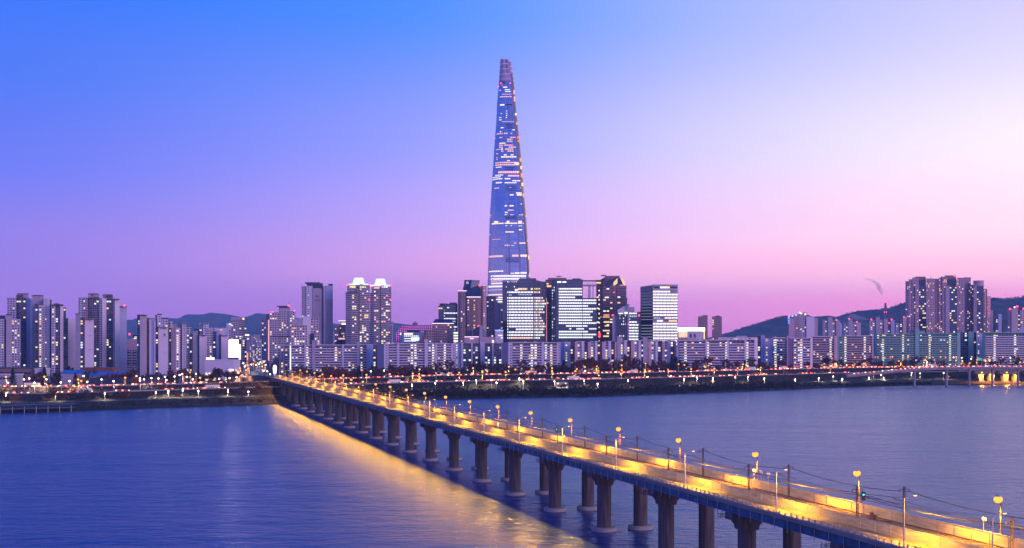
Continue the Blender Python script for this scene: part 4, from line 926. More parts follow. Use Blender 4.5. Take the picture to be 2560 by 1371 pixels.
for a, e, y, h, c_ in [
    (1255, 1279, 239.8, 1.4, 'o'), (1250, 1279, 246, 2.4, 'o'), (1258, 1268, 222, 2.2, 'W'), (1262, 1275, 228.5, 1.5, 'W'), (1263, 1277, 233, 1.6, 'W'), (1250, 1261, 266.5, 3, 'W'), (1255, 1285, 309, 1.3, 'o'),
    (1249, 1252, 229, 3, 'p'), (1252, 1254.5, 288, 1.5, 'W'), (1266, 1268, 282, 2, 'W'), (1266, 1268.5, 288, 2, 'W'), (1265.5, 1268, 293, 2, 'W'), (1265, 1267.5, 298.5, 2, 'W'), (1248, 1250, 298, 2, 'W'), (1251.5, 1253.5, 298, 2, 'W'), (1248, 1254, 304, 1.5, 'W'),
    (1252, 1259, 324, 2, 'W'), (1281, 1287, 329.5, 2, 'W'), (1250, 1253, 333.5, 2, 'W'), (1242, 1257, 338.5, 2.4, 'o'), (1260, 1270, 338.5, 2.2, 'o'), (1276, 1281, 338.5, 2, 'p'), (1249, 1256, 348.5, 2.2, 'o'), (1276, 1289, 348.5, 2.4, 'o'), (1268, 1281, 353.5, 2.6, 'o'), (1268, 1281, 358.5, 2.4, 'o'),
    (1249, 1264, 363, 2.4, 'y'), (1248, 1257, 368, 2.6, 'o'), (1260, 1283, 368, 2.4, 'o'), (1248, 1257, 373, 2.4, 'o'), (1272, 1290, 373, 2.8, 'o'), (1240, 1252, 378, 1.8, 'o'), (1253, 1258, 378, 2.8, 'y'), (1263, 1283, 378, 2.8, 'o'), (1253, 1259, 383, 2.6, 'o'), (1269, 1284, 383, 2.6, 'o'),
    (1241, 1246, 388.5, 2, 'o'), (1260, 1267, 392.5, 2.6, 'y'), (1277, 1284, 392.5, 2.6, 'y'), (1253, 1291, 397.5, 3, 'y'), (1241, 1245, 398, 2, 'o'), (1241, 1245, 403, 2, 'o'), (1268, 1275, 407, 2.2, 'y'),
    (1234, 1297, 411.5, 2.8, 'o'), (1233.5, 1297, 417, 3.2, 'o'), (1286, 1297.5, 414.5, 6, 'y'), (1240, 1254, 422.5, 1.6, 'W'), (1246, 1298, 435.5, 5.2, 'o'), (1270, 1298, 444.5, 4, 'p'), (1238, 1258, 442.5, 2.2, 'w'), (1232, 1252, 447, 2.4, 'w'), (1262, 1276, 452, 3, 'w'), (1231.5, 1256, 452, 2.6, 'w'), (1281, 1301, 457, 2.8, 'w'), (1240, 1255, 461.3, 3.2, 'w'), (1262, 1291, 462, 2.6, 'w'),
    (1236, 1248, 474.5, 2.2, 'p'), (1273, 1279, 474.5, 2, 'p'), (1300, 1304, 474.5, 2.2, 'p'), (1290, 1304, 487.5, 3, 'w'), (1292, 1305, 492, 4, 'y'), (1275, 1283.5, 492.5, 3, 'y'), (1262, 1268, 519.5, 3, 'y'), (1274, 1284, 519.5, 3, 'y'), (1301, 1305, 515, 2, 'o'), (1270, 1284, 530.5, 2.6, 'o'), (1262.5, 1270, 536, 2.6, 'w'), (1262, 1268, 541.5, 2, 'w'), (1276, 1284, 542, 1.8, 'o'), (1297, 1308, 542, 1.8, 'o'),
    (1230, 1259, 563, 2.8, 'y'), (1262, 1293, 563, 2.8, 'y'), (1236, 1245.5, 559.5, 5.5, 'y'), (1267, 1273.5, 559.5, 5, 'y'), (1295.5, 1304, 560.5, 7, 'y'), (1305, 1310, 563, 1.8, 'o'), (1264, 1269, 569, 1.6, 'w'), (1277, 1280, 569, 1.6, 'w'), (1296, 1304, 569.5, 1.6, 'w'), (1297, 1305, 579, 3, 'y'), (1264, 1284.5, 584.5, 2.4, 'y'), (1231, 1251, 602, 1.4, 'o'), (1298, 1313, 612, 2.6, 'y'), (1285, 1291, 612, 2.2, 'o'), (1262, 1275, 617.5, 2.4, 'o'), (1279, 1285, 618, 2, 'o'),
    (1222, 1258, 644, 4.6, 'o'), (1281, 1296, 643, 5, 'o'), (1301, 1317, 643, 5, 'y'), (1220, 1259, 681, 3, 'w'), (1277, 1285, 686.5, 2.4, 'w'), (1287, 1299, 686, 4, 'w'), (1301, 1316, 685.5, 4.4, 'w'), (1219.5, 1321, 693, 4.4, 'w'), (1219.5, 1322, 700, 4.2, 'w'), (1228, 1256, 705, 2, 'p'), (1229, 1258, 711, 3.4, 'w'), (1219, 1258, 718.5, 4.4, 'w'), (1219, 1258, 727, 0.8, 'w'), (1218.5, 1258, 739, 2.6, 'y'),
    (1222, 1228, 540, 2, 'o'), (1224.5, 1227.5, 545, 2, 'o'), (1222, 1226, 588, 2.4, 'o')]:
    tband(a, e, y, h, CO[c_])
for y in (469, 474, 479): tband(1265, 1289, y + 1.5, 1.8, m_navy, "plant_louvre")
for y in (545, 548.5, 552): tband(1264, 1292, y, 1.8, m_navy, "plant_louvre")
for y in (649, 653.5, 658): tband(1264, 1297, y, 2, m_navy, "plant_louvre")
for y in (316, 320, 324.5): tband(1264, 1281, y, 2, m_navy, "plant_louvre")
for y in (424, 428.5): tband(1262, 1287, y, 2, m_navy, "plant_louvre")
tband(1264, 1280, 266, 3, m_navy, "plant_louvre")
rs = random.Random(5)
for k in range(12):
    px = 1290 + rs.random() * 0
def side_dot(y, m, h=3.0):
    px = (pf(y, 2) + pf(y, 3)) / 2 + .4; q = MB(); x = tw(px, y); w_ = max(.8, (pf(y, 3) - pf(y, 2)) * .7235 * .30)
    q.box(x - w_, x + w_, -14, 0, tz(y + h / 2), tz(y - h / 2)); q.build("terrace_light", m, troot)
for y, m_, h in ((233, g_pink, 7), (250, g_pink, 9), (288, g_white, 2), (311, g_orange, 3), (346, g_red, 1.6), (355, g_orange, 2), (402, g_orange, 7), (421, g_yel, 6), (440, g_orange, 9), (463, g_yel, 7), (490, g_orange, 7), (542, g_orange, 3), (603, g_orange, 4), (645, g_yel, 9), (688, g_warm, 9)): side_dot(y, m_, h)
for px, y in ((1252.5, 212), (1276, 212)):
    q = MB(); q.lathe([(0, tz(y) - 1.6), (1.5, tz(y)), (0, tz(y) + 1.6)], tw(px, y), -11.5, 10); q.build("beacon", g_red, troot)
for px, y in ((1246, 217), (1286.5, 215), (1237, 347)):
    q = MB(); q.lathe([(0, tz(y) - .8), (.8, tz(y)), (0, tz(y) + .8)], tw(px, y), -2, 8); q.build("beacon", g_red, troot)

# ------------------------------------------------------------------ hills, chimney, smoke
m_hill = shade("wooded_hillside", (.045, .06, .055), .95, var=.7, scale=.03, bump=.6)
def hill(name, ridge, Yf, depth, seed, fuzz):
    r_ = random.Random(seed); Yr = Yf * F; q = MB(); cols_ = []
    px = ridge[0][0]
    while px <= ridge[-1][0]:
        zr = Z(lerp(px, ridge), Yr) + r_.uniform(-1, 1) * fuzz
        col = []
        for k in range(7):
            t_ = k / 6; y = Yr - depth * (1 - t_)
            col.append((X(px, Yr) * (1 + .02 * math.sin(k * 3 + px * .05) * (1 - t_)), y, 2 + (zr - 2) * (math.sin(t_ * math.pi / 2) ** 1.3) * (1 if k in (0, 6) else 1 + .06 * math.sin(px * .11 + k * 2.1))))
        col.append((X(px, Yr), Yr + depth, 0)); cols_.append(col); px += 4 if fuzz else 8
    for a, e in zip(cols_, cols_[1:]):
        for k in range(len(a) - 1): q.face([a[k], e[k], e[k + 1], a[k + 1]], None, 0, True)
    return tag(q.build("hills", m_hill, merge=True), kind='structure')
hill("hills", [(200, 815), (300, 804), (330, 800), (385, 797), (420, 796), (460, 797), (480, 793), (500, 787), (530, 784), (562, 785), (590, 790), (610, 795), (630, 790), (655, 786), (690, 787), (740, 795), (800, 805), (860, 812), (920, 806), (985, 808), (1050, 815), (1130, 830), (1200, 843)], 3.4, 1800, 1, 0)
hill("hills", [(1120, 846), (1770, 846), (1812, 834), (1850, 823), (1880, 814), (1910, 804), (1940, 795), (1960, 791), (1985, 791), (2010, 793), (2040, 793), (2060, 796), (2085, 795), (2110, 787), (2135, 780), (2160, 778), (2200, 774), (2225, 770), (2260, 758), (2300, 752), (2400, 750), (2480, 752), (2510, 751), (2540, 746), (2570, 742), (2700, 735), (2850, 760), (3000, 820)], 1.65, 1500, 2, 1.2)
hill("hills", [(560, 846), (600, 826), (640, 820), (700, 826), (760, 846)], 2.6, 700, 3, 0)
# trees along the right-hand ridge: one mass
m_twig = shade("bare_twigs", (.085, .055, .045), .9, var=.3, scale=1)
def tuft_mass(name, pts, m, size, n, seed, kind='stuff', label=None, cat=None):
    r_ = random.Random(seed); q = MB()
    for x, y, z, s_ in pts:
        for _ in range(n):
            a = r_.uniform(0, 6.28); h = r_.uniform(.5, 1) * size * s_; ln = r_.uniform(.25, .7) * size * s_
            cx, cy, cz = x + r_.uniform(-.6, .6) * size * s_, y + r_.uniform(-.6, .6) * size * s_, z + r_.uniform(0, .75) * size * s_
            dx, dy = math.cos(a) * ln * .5, math.sin(a) * ln * .5; tz_ = r_.uniform(.1, .5) * size * s_
            q.face([(cx - dx, cy - dy, cz - tz_ * .3), (cx + dx * .3, cy + dy * .3, cz), (cx + dx * r_.uniform(-1, 1), cy + dy, cz + tz_)])
    o = q.build(name, m); tag(o, label, cat, None, kind); return o
RID = [(1812, 834), (1850, 823), (1880, 814), (1910, 804), (1940, 795), (1960, 791), (2010, 793), (2060, 796), (2085, 795), (2110, 787), (2135, 780), (2160, 778), (2200, 774), (2225, 770), (2260, 758), (2300, 752), (2480, 752), (2510, 751), (2540, 746), (2570, 742)]
rr = random.Random(4); pts = []
for k in range(700):
    px = rr.uniform(1830, 2570); Y = 1.65 * F + rr.uniform(-60, 20); pts.append((X(px, 1.65 * F), Y, Z(lerp(px, RID), 1.65 * F) - 4, rr.uniform(.5, 1.2) * (1.25 if px > 2380 else .9)))
tuft_mass("woods", pts, m_twig, 10, 9, 6)
CY = .70 * F
ch = empty("chimney", (X(2213.5, CY), CY, 4.5), "tall slim power plant chimney with red lights, standing before the right hill", "chimney")
q = MB(); q.lathe([(2.4, 0), (2.0, Z(781, CY) - 4.5), (1.8, Z(757, CY) - 4.5), (1.5, Z(757, CY) - 4.5), (0, Z(758, CY) - 4.5)], 0, 0, 20); q.build("shaft", m_core, ch)
for y in (756.5, 781):
    for k in range(4):
        a = k * 1.57 + .5; q = MB(); x, w_ = 2.3 * math.cos(a), 2.3 * math.sin(a); z = Z(y, CY) - 4.5; q.lathe([(0, z - 1), (.95, z), (0, z + 1)], x, w_, 8); q.build("beacon", g_red, ch)
ms = bpy.data.materials.new("steam"); ms.use_nodes = True; t = ms.node_tree; t.nodes.clear()
o_ = t.nodes.new('ShaderNodeOutputMaterial'); pv_ = t.nodes.new('ShaderNodeVolumePrincipled'); pv_.inputs['Color'].default_value = (.97, .96, 1, 1); pv_.inputs['Density'].default_value = .085
t.links.new(pv_.outputs[0], o_.inputs['Volume'])
def plume(pts, Yp, label):
    q = MB(); r_ = random.Random(3)
    P = [Vector((X(px, Yp) + r_.uniform(-.4, .4), Yp + r_.uniform(-2, 2), Z(py, Yp))) for px, py, r in pts]
    q.tube(P, [1.35 * r * Yp / F for px, py, r in pts], 12)
    o = q.build("smoke", ms, merge=True); tag(o, label, None, None, 'stuff')
plume([(2207.5, 743, .4), (2205, 737, 2.2), (2202, 729, 3.6), (2199, 722, 4.4), (2196, 715, 4.4), (2192, 710, 3.8), (2187, 706, 3.0), (2180, 703, 2.4), (2172, 700, 2.2), (2165, 698, 1.6), (2160, 698, .5)], CY, None)
plume([(2174, 802, .5), (2170, 799, 1.8), (2160, 797, 3.2), (2148, 795.5, 4.2), (2136, 792, 5.0), (2128, 790, 4.2), (2120, 795, 3.0), (2112, 797, .8)], CY - 60, None)
# low steam stack
q = MB(); q.lathe([(.9, 0), (.9, Z(803, CY - 60) - 4.5), (0, Z(803, CY - 60) - 4.5)], 0, 0, 12)
tag(q.build("steam_stack", m_pale, None, (X(2174.5, CY - 60), CY - 60, 4.5)), "slim pale steam stack left of the red-lit chimney", "steam stack")

# ------------------------------------------------------------------ the railway bridge
def bp(perp, Y, z=0.0): return (perp / .9526 - .31933 * Y, Y, z)
B0 = bp(123.2, 560)
DV = Vector((-.3042, .9526, 0)); NV = Vector((.9526, .3042, 0))
def bl(perp, Y, z=0.0): p = bp(perp, Y, z); return (p[0] - B0[0], p[1] - B0[1], z)
BANG = math.atan2(.9526, -.3042)
m_blue_g = shade("blue_girder_paint", (.012, .095, .20), .5, var=.45, scale=.8, streak=(.6, .6, .25))
m_pier = shade("pier_concrete", (.085, .08, .085), .85, var=.45, scale=1.0, bump=.15, streak=(1.3, 1.3, .12))
m_ball = shade("rusty_ballast", (.12, .075, .045), .95, var=.5, scale=1.2, bump=.4)
m_rail = shade("steel_rail", (.22, .17, .14), .35, metal=.7)
mp_ = bpy.data.materials.new("noise_panel"); mp_.use_nodes = True
t = mp_.node_tree; pb = t.nodes['Principled BSDF']; pb.inputs['Base Color'].default_value = (.62, .56, .50, 1); pb.inputs['Roughness'].default_value = .45
uvn = t.nodes.new('ShaderNodeUVMap'); sx = t.nodes.new('ShaderNodeSeparateXYZ'); t.links.new(uvn.outputs[0], sx.inputs[0])
nz = t.nodes.new('ShaderNodeTexNoise'); nz.inputs['Scale'].default_value = .6; nz.inputs['Detail'].default_value = 8
mpn = t.nodes.new('ShaderNodeMapping'); mpn.inputs['Scale'].default_value = (.5, 4, 1); t.links.new(uvn.outputs[0], mpn.inputs[0]); t.links.new(mpn.outputs[0], nz.inputs['Vector'])
rp = t.nodes.new('ShaderNodeValToRGB'); rp.color_ramp.elements[0].color = (.36, .28, .17, 1); rp.color_ramp.elements[1].color = (.58, .47, .29, 1); rp.color_ramp.elements[0].position = .3; rp.color_ramp.elements[1].position = .65
t.links.new(nz.outputs[0], rp.inputs[0]); t.links.new(rp.outputs[0], pb.inputs['Base Color'])
tr = t.nodes.new('ShaderNodeBsdfTranslucent'); t.links.new(rp.outputs[0], tr.inputs[0])
mxs = t.nodes.new('ShaderNodeMixShader'); mxs.inputs[0].default_value = .55
t.links.new(pb.outputs[0], mxs.inputs[1]); t.links.new(tr.outputs[0], mxs.inputs[2]); t.links.new(mxs.outputs[0], t.nodes['Material Output'].inputs[0])
bridge = empty("railway_bridge", B0, "long railway and road bridge crossing the river on paired concrete piers", "bridge")
YA, YB = 100.0, 1016.0
def beam(p0, p1, z0, z1, ya=YA, yb=YB, seg=40):
    q = MB(); y = ya
    while y < yb - .01:
        e = min(yb, y + seg)
        P = [bl(p0, y), bl(p1, y), bl(p1, e), bl(p0, e)]
        q.prism([(p[0], p[1]) for p in P], z0, z1, [0] * 4, 0); y = e
    return q
beam(113.3, 133.1, 17.05, 17.72, seg=1000).build("deck_slab", m_conc_dark, bridge)
for p0, p1 in ((114.2, 115.0), (131.4, 132.2)):
    q = MB(); P = [bl(p0, YA), bl(p1, YA), bl(p1, YB), bl(p0, YB)]; q.prism([(p[0], p[1]) for p in P], 15.35, 17.05, [0] * 4, 0)
    out = p0 - .14 if p0 < 120 else p1
    k = 0; Y = YA + 2
    while Y < YB - 1:
        P = [bl(out, Y), bl(out + .14, Y), bl(out + .14, Y + .22), bl(out, Y + .22)]; q.prism([(p[0], p[1]) for p in P], 15.5, 17.05, [0] * 4, 0); Y += 9
    for zz in (15.35, 16.93): P = [bl(out - .1, YA), bl(out + .14, YA), bl(out + .14, YB), bl(out - .1, YB)]; q.prism([(p[0], p[1]) for p in P], zz, zz + .1, [0] * 4, 0)
    q.build("girder", m_blue_g, bridge)
beam(118.9, 119.7, 15.6, 17.05, seg=1000).build("girder", m_blue_g, bridge); beam(127.3, 128.1, 15.6, 17.05, seg=1000).build("girder", m_blue_g, bridge)
Y = 145.0
while Y < 470:
    x, y, _ = bl(114.0, Y); q = MB(); q.tube([(x, y, 17.0), (x, y, 14.7)], .055, 5); q.build("drain_pipe", m_steel, bridge); Y += 4.3
beam(113.75, 118.3, 17.725, 17.80, seg=1000).build("near_road_lane", m_asphalt, bridge); beam(128.75, 132.6, 17.725, 17.80, seg=1000).build("far_road_lane", m_asphalt, bridge)
beam(118.75, 128.25, 17.725, 17.95, seg=1000).build("track_bed", m_ball, bridge)
for p_ in (120.6, 122.04, 124.9, 126.34): beam(p_, p_ + .12, 17.95, 18.10, seg=1000).build("rail", m_rail, bridge)
q = MB(); Y = YA
while Y < 420:
    for a, e in ((120.1, 122.7), (124.4, 127.0)):
        P = [bl(a, Y), bl(e, Y), bl(e, Y + .28), bl(a, Y + .28)]; q.prism([(p[0], p[1]) for p in P], 17.95, 18.03, [0] * 4, 0)
    Y += 1.3
tag(q.build("sleepers", m_conc_dark, bridge), kind='stuff')
def barrier(perp, h):
    q = MB(); P0, P1 = bl(perp, YA), bl(perp, YB); ln = (Vector(P1) - Vector(P0)).length
    a, e = bl(perp - .04, YA), bl(perp - .04, YB); a2, e2 = bl(perp + .04, YA), bl(perp + .04, YB)
    q.face([a + () if False else (a[0], a[1], 17.85), (e[0], e[1], 17.85), (e[0], e[1], 17.85 + h), (a[0], a[1], 17.85 + h)][::-1], [(0, 0), (ln, 0), (ln, h), (0, h)][::-1])
    o = q.build("noise_barrier", mp_, bridge)
    q = MB(); Y = YA
    while Y < 700:
        x, y, _ = bl(perp, Y); q.box(x - .06, x + .06, y - .08, y + .08, 17.8, 17.9 + h); Y += 4.0 if Y < 420 else 8
    for zz in (17.78, 17.85 + h):
        a, e, e2, a2 = bl(perp - .09, YA), bl(perp - .09, YB), bl(perp + .09, YB), bl(perp + .09, YA); q.prism([p[:2] for p in (a, a2, e2, e)], zz, zz + .08, [0] * 4, 0)
    q.build("barrier_frame", m_steel, o)
barrier(118.5, 1.65); barrier(128.5, 1.75)
def railing(perp):
    q = MB(); Y = YA
    while Y < 640:
        x, y, _ = bl(perp, Y); q.box(x - .11, x + .11, y - .13, y + .13, 17.72, 18.62); Y += 1.9 if Y < 420 else 3.8
    for zz in (18.05, 18.35, 18.55):
        a, e, e2, a2 = bl(perp - .05, YA), bl(perp - .05, YB), bl(perp + .05, YB), bl(perp + .05, YA); q.prism([p[:2] for p in (a, a2, e2, e)], zz, zz + .09, [0] * 4, 0)
    a, e, e2, a2 = bl(perp - .16, YA), bl(perp - .16, YB), bl(perp + .16, YB), bl(perp + .16, YA); q.prism([p[:2] for p in (a, a2, e2, e)], 17.725, 17.98, [0] * 4, 0)
    q.build("railing", m_conc, bridge)
railing(113.5); railing(132.9)
# piers: cap beam, two columns and two round footings each
CAPP = [(114.0, 15.3), (114.0, 13.9), (115.2, 13.5), (115.9, 12.7), (116.1, 11.8), (119.9, 11.8), (120.1, 12.7), (121.1, 13.6), (125.2, 13.6), (126.2, 12.7), (126.4, 11.8), (130.2, 11.8), (130.4, 12.7), (131.1, 13.5), (132.3, 13.9), (132.3, 15.3)]
q = MB(); hw = 1.5
fr = [(NV * (p - 123.2) - DV * hw + Vector((0, 0, z))) for p, z in CAPP]; bk = [(NV * (p - 123.2) + DV * hw + Vector((0, 0, z))) for p, z in CAPP]
q.face(fr); q.face(bk[::-1])
for i in range(len(CAPP)): j = (i + 1) % len(CAPP); q.face([fr[j], fr[i], bk[i], bk[j]])
pier0 = q.build("pier", m_pier, bridge)
def col(p):
    q = MB(); c_ = NV * (p - 123.2); q.lathe([(1.86, -2), (1.86, 11.9)], c_.x, c_.y, 16); o = q.build("column", m_pier, pier0)
    q = MB(); q.lathe([(3.3, -1.5), (3.3, .75), (3.0, .95), (0, .96)], c_.x, c_.y, 28); q.build("footing", m_conc, pier0); return o
col(118.0); col(128.3)
q = MB()
for s_ in (1.9, 3.1):
    for z in (14.2, 14.7): q.tube([tuple(NV * -10.2 + DV * s_ + Vector((0, 0, z))), tuple(NV * 9.6 + DV * s_ + Vector((0, 0, z)))], .05, 4)
    for p in range(-10, 10): q.tube([tuple(NV * p + DV * s_ + Vector((0, 0, 14.0))), tuple(NV * p + DV * s_ + Vector((0, 0, 15.2)))], .04, 4)
for p in range(-10, 10): q.tube([tuple(NV * p + DV * 1.9 + Vector((0, 0, 14.0))), tuple(NV * p + DV * 3.1 + Vector((0, 0, 14.0)))], .05, 4)
q.build("inspection_gantry", m_dark, pier0)
first = True
for k in range(-1, 22):
    Y = 206 + 36.1 * k; loc = Vector(bl(123.2, Y))
    if first: pier0.location = loc; first = False; continue
    c_ = pier0.copy(); COL.objects.link(c_); c_.parent = bridge; c_.location = loc
    for g in pier0.children:
        if Y > 420 and g.name.startswith("inspection"): continue
        d = g.copy(); COL.objects.link(d); d.parent = c_
# approach on the far bank
q = MB(); prev = None
for Y, z in ((1016, 17.72), (1100, 16.5), (1200, 12), (1300, 8), (1420, 6)):
    a, e = bp(113.3, Y, z), bp(133.1, Y, z)
    if prev: q.face([prev[0], prev[1], e, a]); q.face([prev[0], a, (a[0], a[1], 0), (prev[0][0], prev[0][1], 0)]); q.face([e, prev[1], (prev[1][0], prev[1][1], 0), (e[0], e[1], 0)])
    else: q.face([(a[0], a[1], 0), (e[0], e[1], 0), e, a])
    prev = (a, e)
tag(q.build("approach_road", m_asphalt), kind='structure')

q = MB(); Y = YA + 1
while Y < 520:
    P = [bl(116.0, Y), bl(116.12, Y), bl(116.12, Y + 3), bl(116.0, Y + 3)]; q.face([(p[0], p[1], 17.806) for p in P])
    P = [bl(130.6, Y), bl(130.72, Y), bl(130.72, Y + 3), bl(130.6, Y + 3)]; q.face([(p[0], p[1], 17.806) for p in P]); Y += 8
tag(q.build("lane_marking", m_white, bridge), kind='stuff')
for k in range(0, 20):
    Y = 206 + 36.1 * k
    for a, e in ((113.8, 118.2), (128.8, 132.5)):
        q = MB(); P = [bl(a, Y), bl(e, Y), bl(e, Y + .5), bl(a, Y + .5)]; q.prism([p[:2] for p in P], 17.80, 17.812, [0] * 4, 0); q.build("expansion_joint", m_dark, bridge)
# ---- lamps, masts and signals along the bridge
g_amber = glow("amber_globe", (1, .36, .015), 1.5); g_lens = glow("sodium_lens", (1, .36, .014), 2.2); g_lens.cycles.emission_sampling = 'FRONT'; g_lens2 = glow("sodium_lens_down", (1, .42, .05), 6.0)
SOD = (1.0, .35, .006)
def plight(name, loc, energy, colr, radius=.3, parent=None, cone=150):
    l = bpy.data.lights.new(name, 'SPOT'); l.energy = energy; l.color = colr; l.shadow_soft_size = radius; l.spot_size = R(cone); l.spot_blend = .5 if cone < 150 else .42
    o = bpy.data.objects.new(name, l); COL.objects.link(o); o.location = loc
    if parent: o.parent = parent
    return o
# near side: silver poles with a short arm, head shining down on the lane
near0 = empty("bridge_lamp", (0, 0, 0), "x", "street lamp", "silver lamps along the near railing of the bridge")
q = MB(); q.tube([(0, 0, 0), (0, 0, 4), (0, 0, 7.7)], [.13, .11, .08], 8); q.box(-.2, .2, -.2, .2, 0, .35); q.build("pole", m_steel, near0)
a_ = NV * 2.0
q = MB(); q.tube([(0, 0, 7.6), tuple(a_ * .5 + Vector((0, 0, 8.0))), tuple(a_ + Vector((0, 0, 8.1)))], .06, 6); q.build("arm", m_steel, near0)
q = MB(); h0 = a_ + Vector((0, 0, 8.1)); q.lathe([(0, .16), (.28, .12), (.36, 0), (.30, -.02)], 0, 0, 14); hd = q.build("lamp_head", m_steel, near0, h0)
q = MB(); q.lathe([(.30, -.02), (.22, -.12), (0, -.16)], 0, 0, 14); ln_ = q.build("lens", g_lens2, hd)
q = MB(); q.tube([(0, 0, 2.2), (0, 0, 2.9)], .16, 6); q.build("junction_box", m_steel, near0)
NY = [165.7] + [184.6 + 36.4 * k for k in range(23)]
for i, Y in enumerate(NY):
    lab = "%s silver lamp post from the near end of the bridge's left railing" % nth(i).replace("first", "first")
    p_ = bp(113.6, Y, 17.75)
    if i == 0: near0.location = p_; near0['label'] = lab
    else: dup(near0, p_, 0, lab)
    h_ = Vector(p_) + h0
    plight("bridge_lamp_light", h_ + Vector((0, 0, -.35)), 26000 * (1.0 if i else .3), (1.0, .45, .004), .25, cone=178)
    plight("bridge_lamp_light", h_ + Vector((0, 0, -.3)), 42000 * (1.0 if i else .2), (1.0, .44, .006), .2, cone=118)
far0 = empty("bridge_lamp", (0, 0, 0), "x", "street lamp", "orange lamps along the far railing of the bridge")
q = MB(); q.tube([(0, 0, 0), (0, 0, 6.7)], [.13, .09], 8); q.box(-.2, .2, -.2, .2, 0, .35); q.build("pole", m_rust, far0)
a_ = NV * -.5
q = MB(); q.tube([(0, 0, 6.6), tuple(a_ * .5 + Vector((0, 0, 6.95))), tuple(a_ + Vector((0, 0, 7.05)))], .06, 6); q.build("arm", m_steel, far0)
h1 = a_ + Vector((0, 0, 6.9))
q = MB(); q.lathe([(0, .42), (.34, .36), (.50, .12), (.46, .08)], 0, 0, 14); hd = q.build("lamp_head", m_steel, far0, h1)
q = MB(); q.lathe([(.46, .08), (.62, -.10), (.68, -.36), (.58, -.66), (.34, -.88), (0, -.95)], 0, 0, 18); q.build("globe", g_lens, hd)
FY = [192 + 37.2 * k for k in range(22)]
for i, Y in enumerate(FY):
    lab = "%s glowing orange lamp from the near end of the bridge's far railing" % nth(i)
    p_ = bp(132.9, Y, 17.75)
    if i == 0: far0.location = p_; far0['label'] = lab
    else: dup(far0, p_, 0, lab)
    plight("bridge_lamp_light", Vector(p_) + h1 + NV * -1.3 + Vector((0, 0, -1.0)), 44000, SOD, .3, cone=136)
# catenary masts in pairs
def mast_proto(sgn, lab, grp):
    r = empty("catenary_mast", (0, 0, 0), lab, "catenary mast", grp)
    q = MB(); u = DV * .24
    for s_ in (-1, 1): q.prism([tuple((u * s_ + NV * a + DV * e))[:2] for a, e in ((-.07, -.07), (.07, -.07), (.07, .07), (-.07, .07))], 0, 6.6, [0] * 4, 0)
    for k in range(11):
        s_ = 1 if k % 2 else -1
        q.tube([tuple(u * s_ + Vector((0, 0, .2 + .58 * k))), tuple(u * -s_ + Vector((0, 0, .2 + .58 * (k + 1))))], .045, 4)
    q.build("lattice_post", m_rust, r)
    q = MB(); q.tube([tuple(NV * -1.0 + Vector((0, 0, 6.1))), tuple(NV * 1.0 + Vector((0, 0, 6.1)))], .06, 4); q.tube([tuple(NV * -1.0 + Vector((0, 0, 6.1))), tuple(NV * -1.0 + Vector((0, 0, 5.6)))], .07, 5); q.tube([tuple(NV * 1.0 + Vector((0, 0, 6.1))), tuple(NV * 1.0 + Vector((0, 0, 5.6)))], .07, 5); q.build("crossarm", m_rust, r)
    q = MB(); e = NV * 2.4 * sgn
    q.tube([(0, 0, 3.4), tuple(e + Vector((0, 0, 4.7)))], .045, 5); q.tube([(0, 0, 4.8), tuple(e * .9 + Vector((0, 0, 4.75)))], .045, 5); q.tube([tuple(e + Vector((0, 0, 4.7))), tuple(e * .6 + Vector((0, 0, 4.1)))], .04, 5); q.build("cantilever", m_rust, r)
    return r
mn = mast_proto(1, "x", "near row of catenary masts on the bridge"); mf = mast_proto(-1, "x", "far row of catenary masts on the bridge")
MY = [170.6 + 36.2 * k for k in range(23)]
for i, Y in enumerate(MY):
    for pr, perp, nm in ((mn, 119.6, "near"), (mf, 127.3, "far")):
        lab = "%s brown lattice catenary mast from the near end, in the bridge's %s row" % (nth(i), nm)
        p_ = bp(perp, Y, 17.95)
        if i == 0: pr.location = p_; pr['label'] = lab
        else: dup(pr, p_, 0, lab)
def wire(perp, z, sag, r_, lab):
    q = MB(); pts = []
    for i in range(len(MY) - 1):
        for k in range(6):
            f = k / 6; Y = MY[i] + (MY[i + 1] - MY[i]) * f; pts.append(bp(perp, Y, z - sag * 4 * f * (1 - f)))
    pts = [bp(perp, 110, z)] + pts; q.tube(pts, r_, 4); tag(q.build("overhead_wire", m_dark), lab, "overhead wire", "wires strung between the catenary masts")
wire(118.6, 23.6, .9, .055, "sagging feeder wire on the river side of the near catenary masts")
wire(128.3, 23.6, .9, .055, "sagging feeder wire on the far side of the far catenary masts")
wire(122.0, 22.75, .7, .05, "upper wire hung above the nearer railway track")
wire(124.9, 22.75, .7, .05, "upper wire hung above the farther railway track")
wire(122.0, 21.9, .05, .04, "straight contact wire above the nearer railway track")
wire(124.9, 21.9, .05, .04, "straight contact wire above the farther railway track")
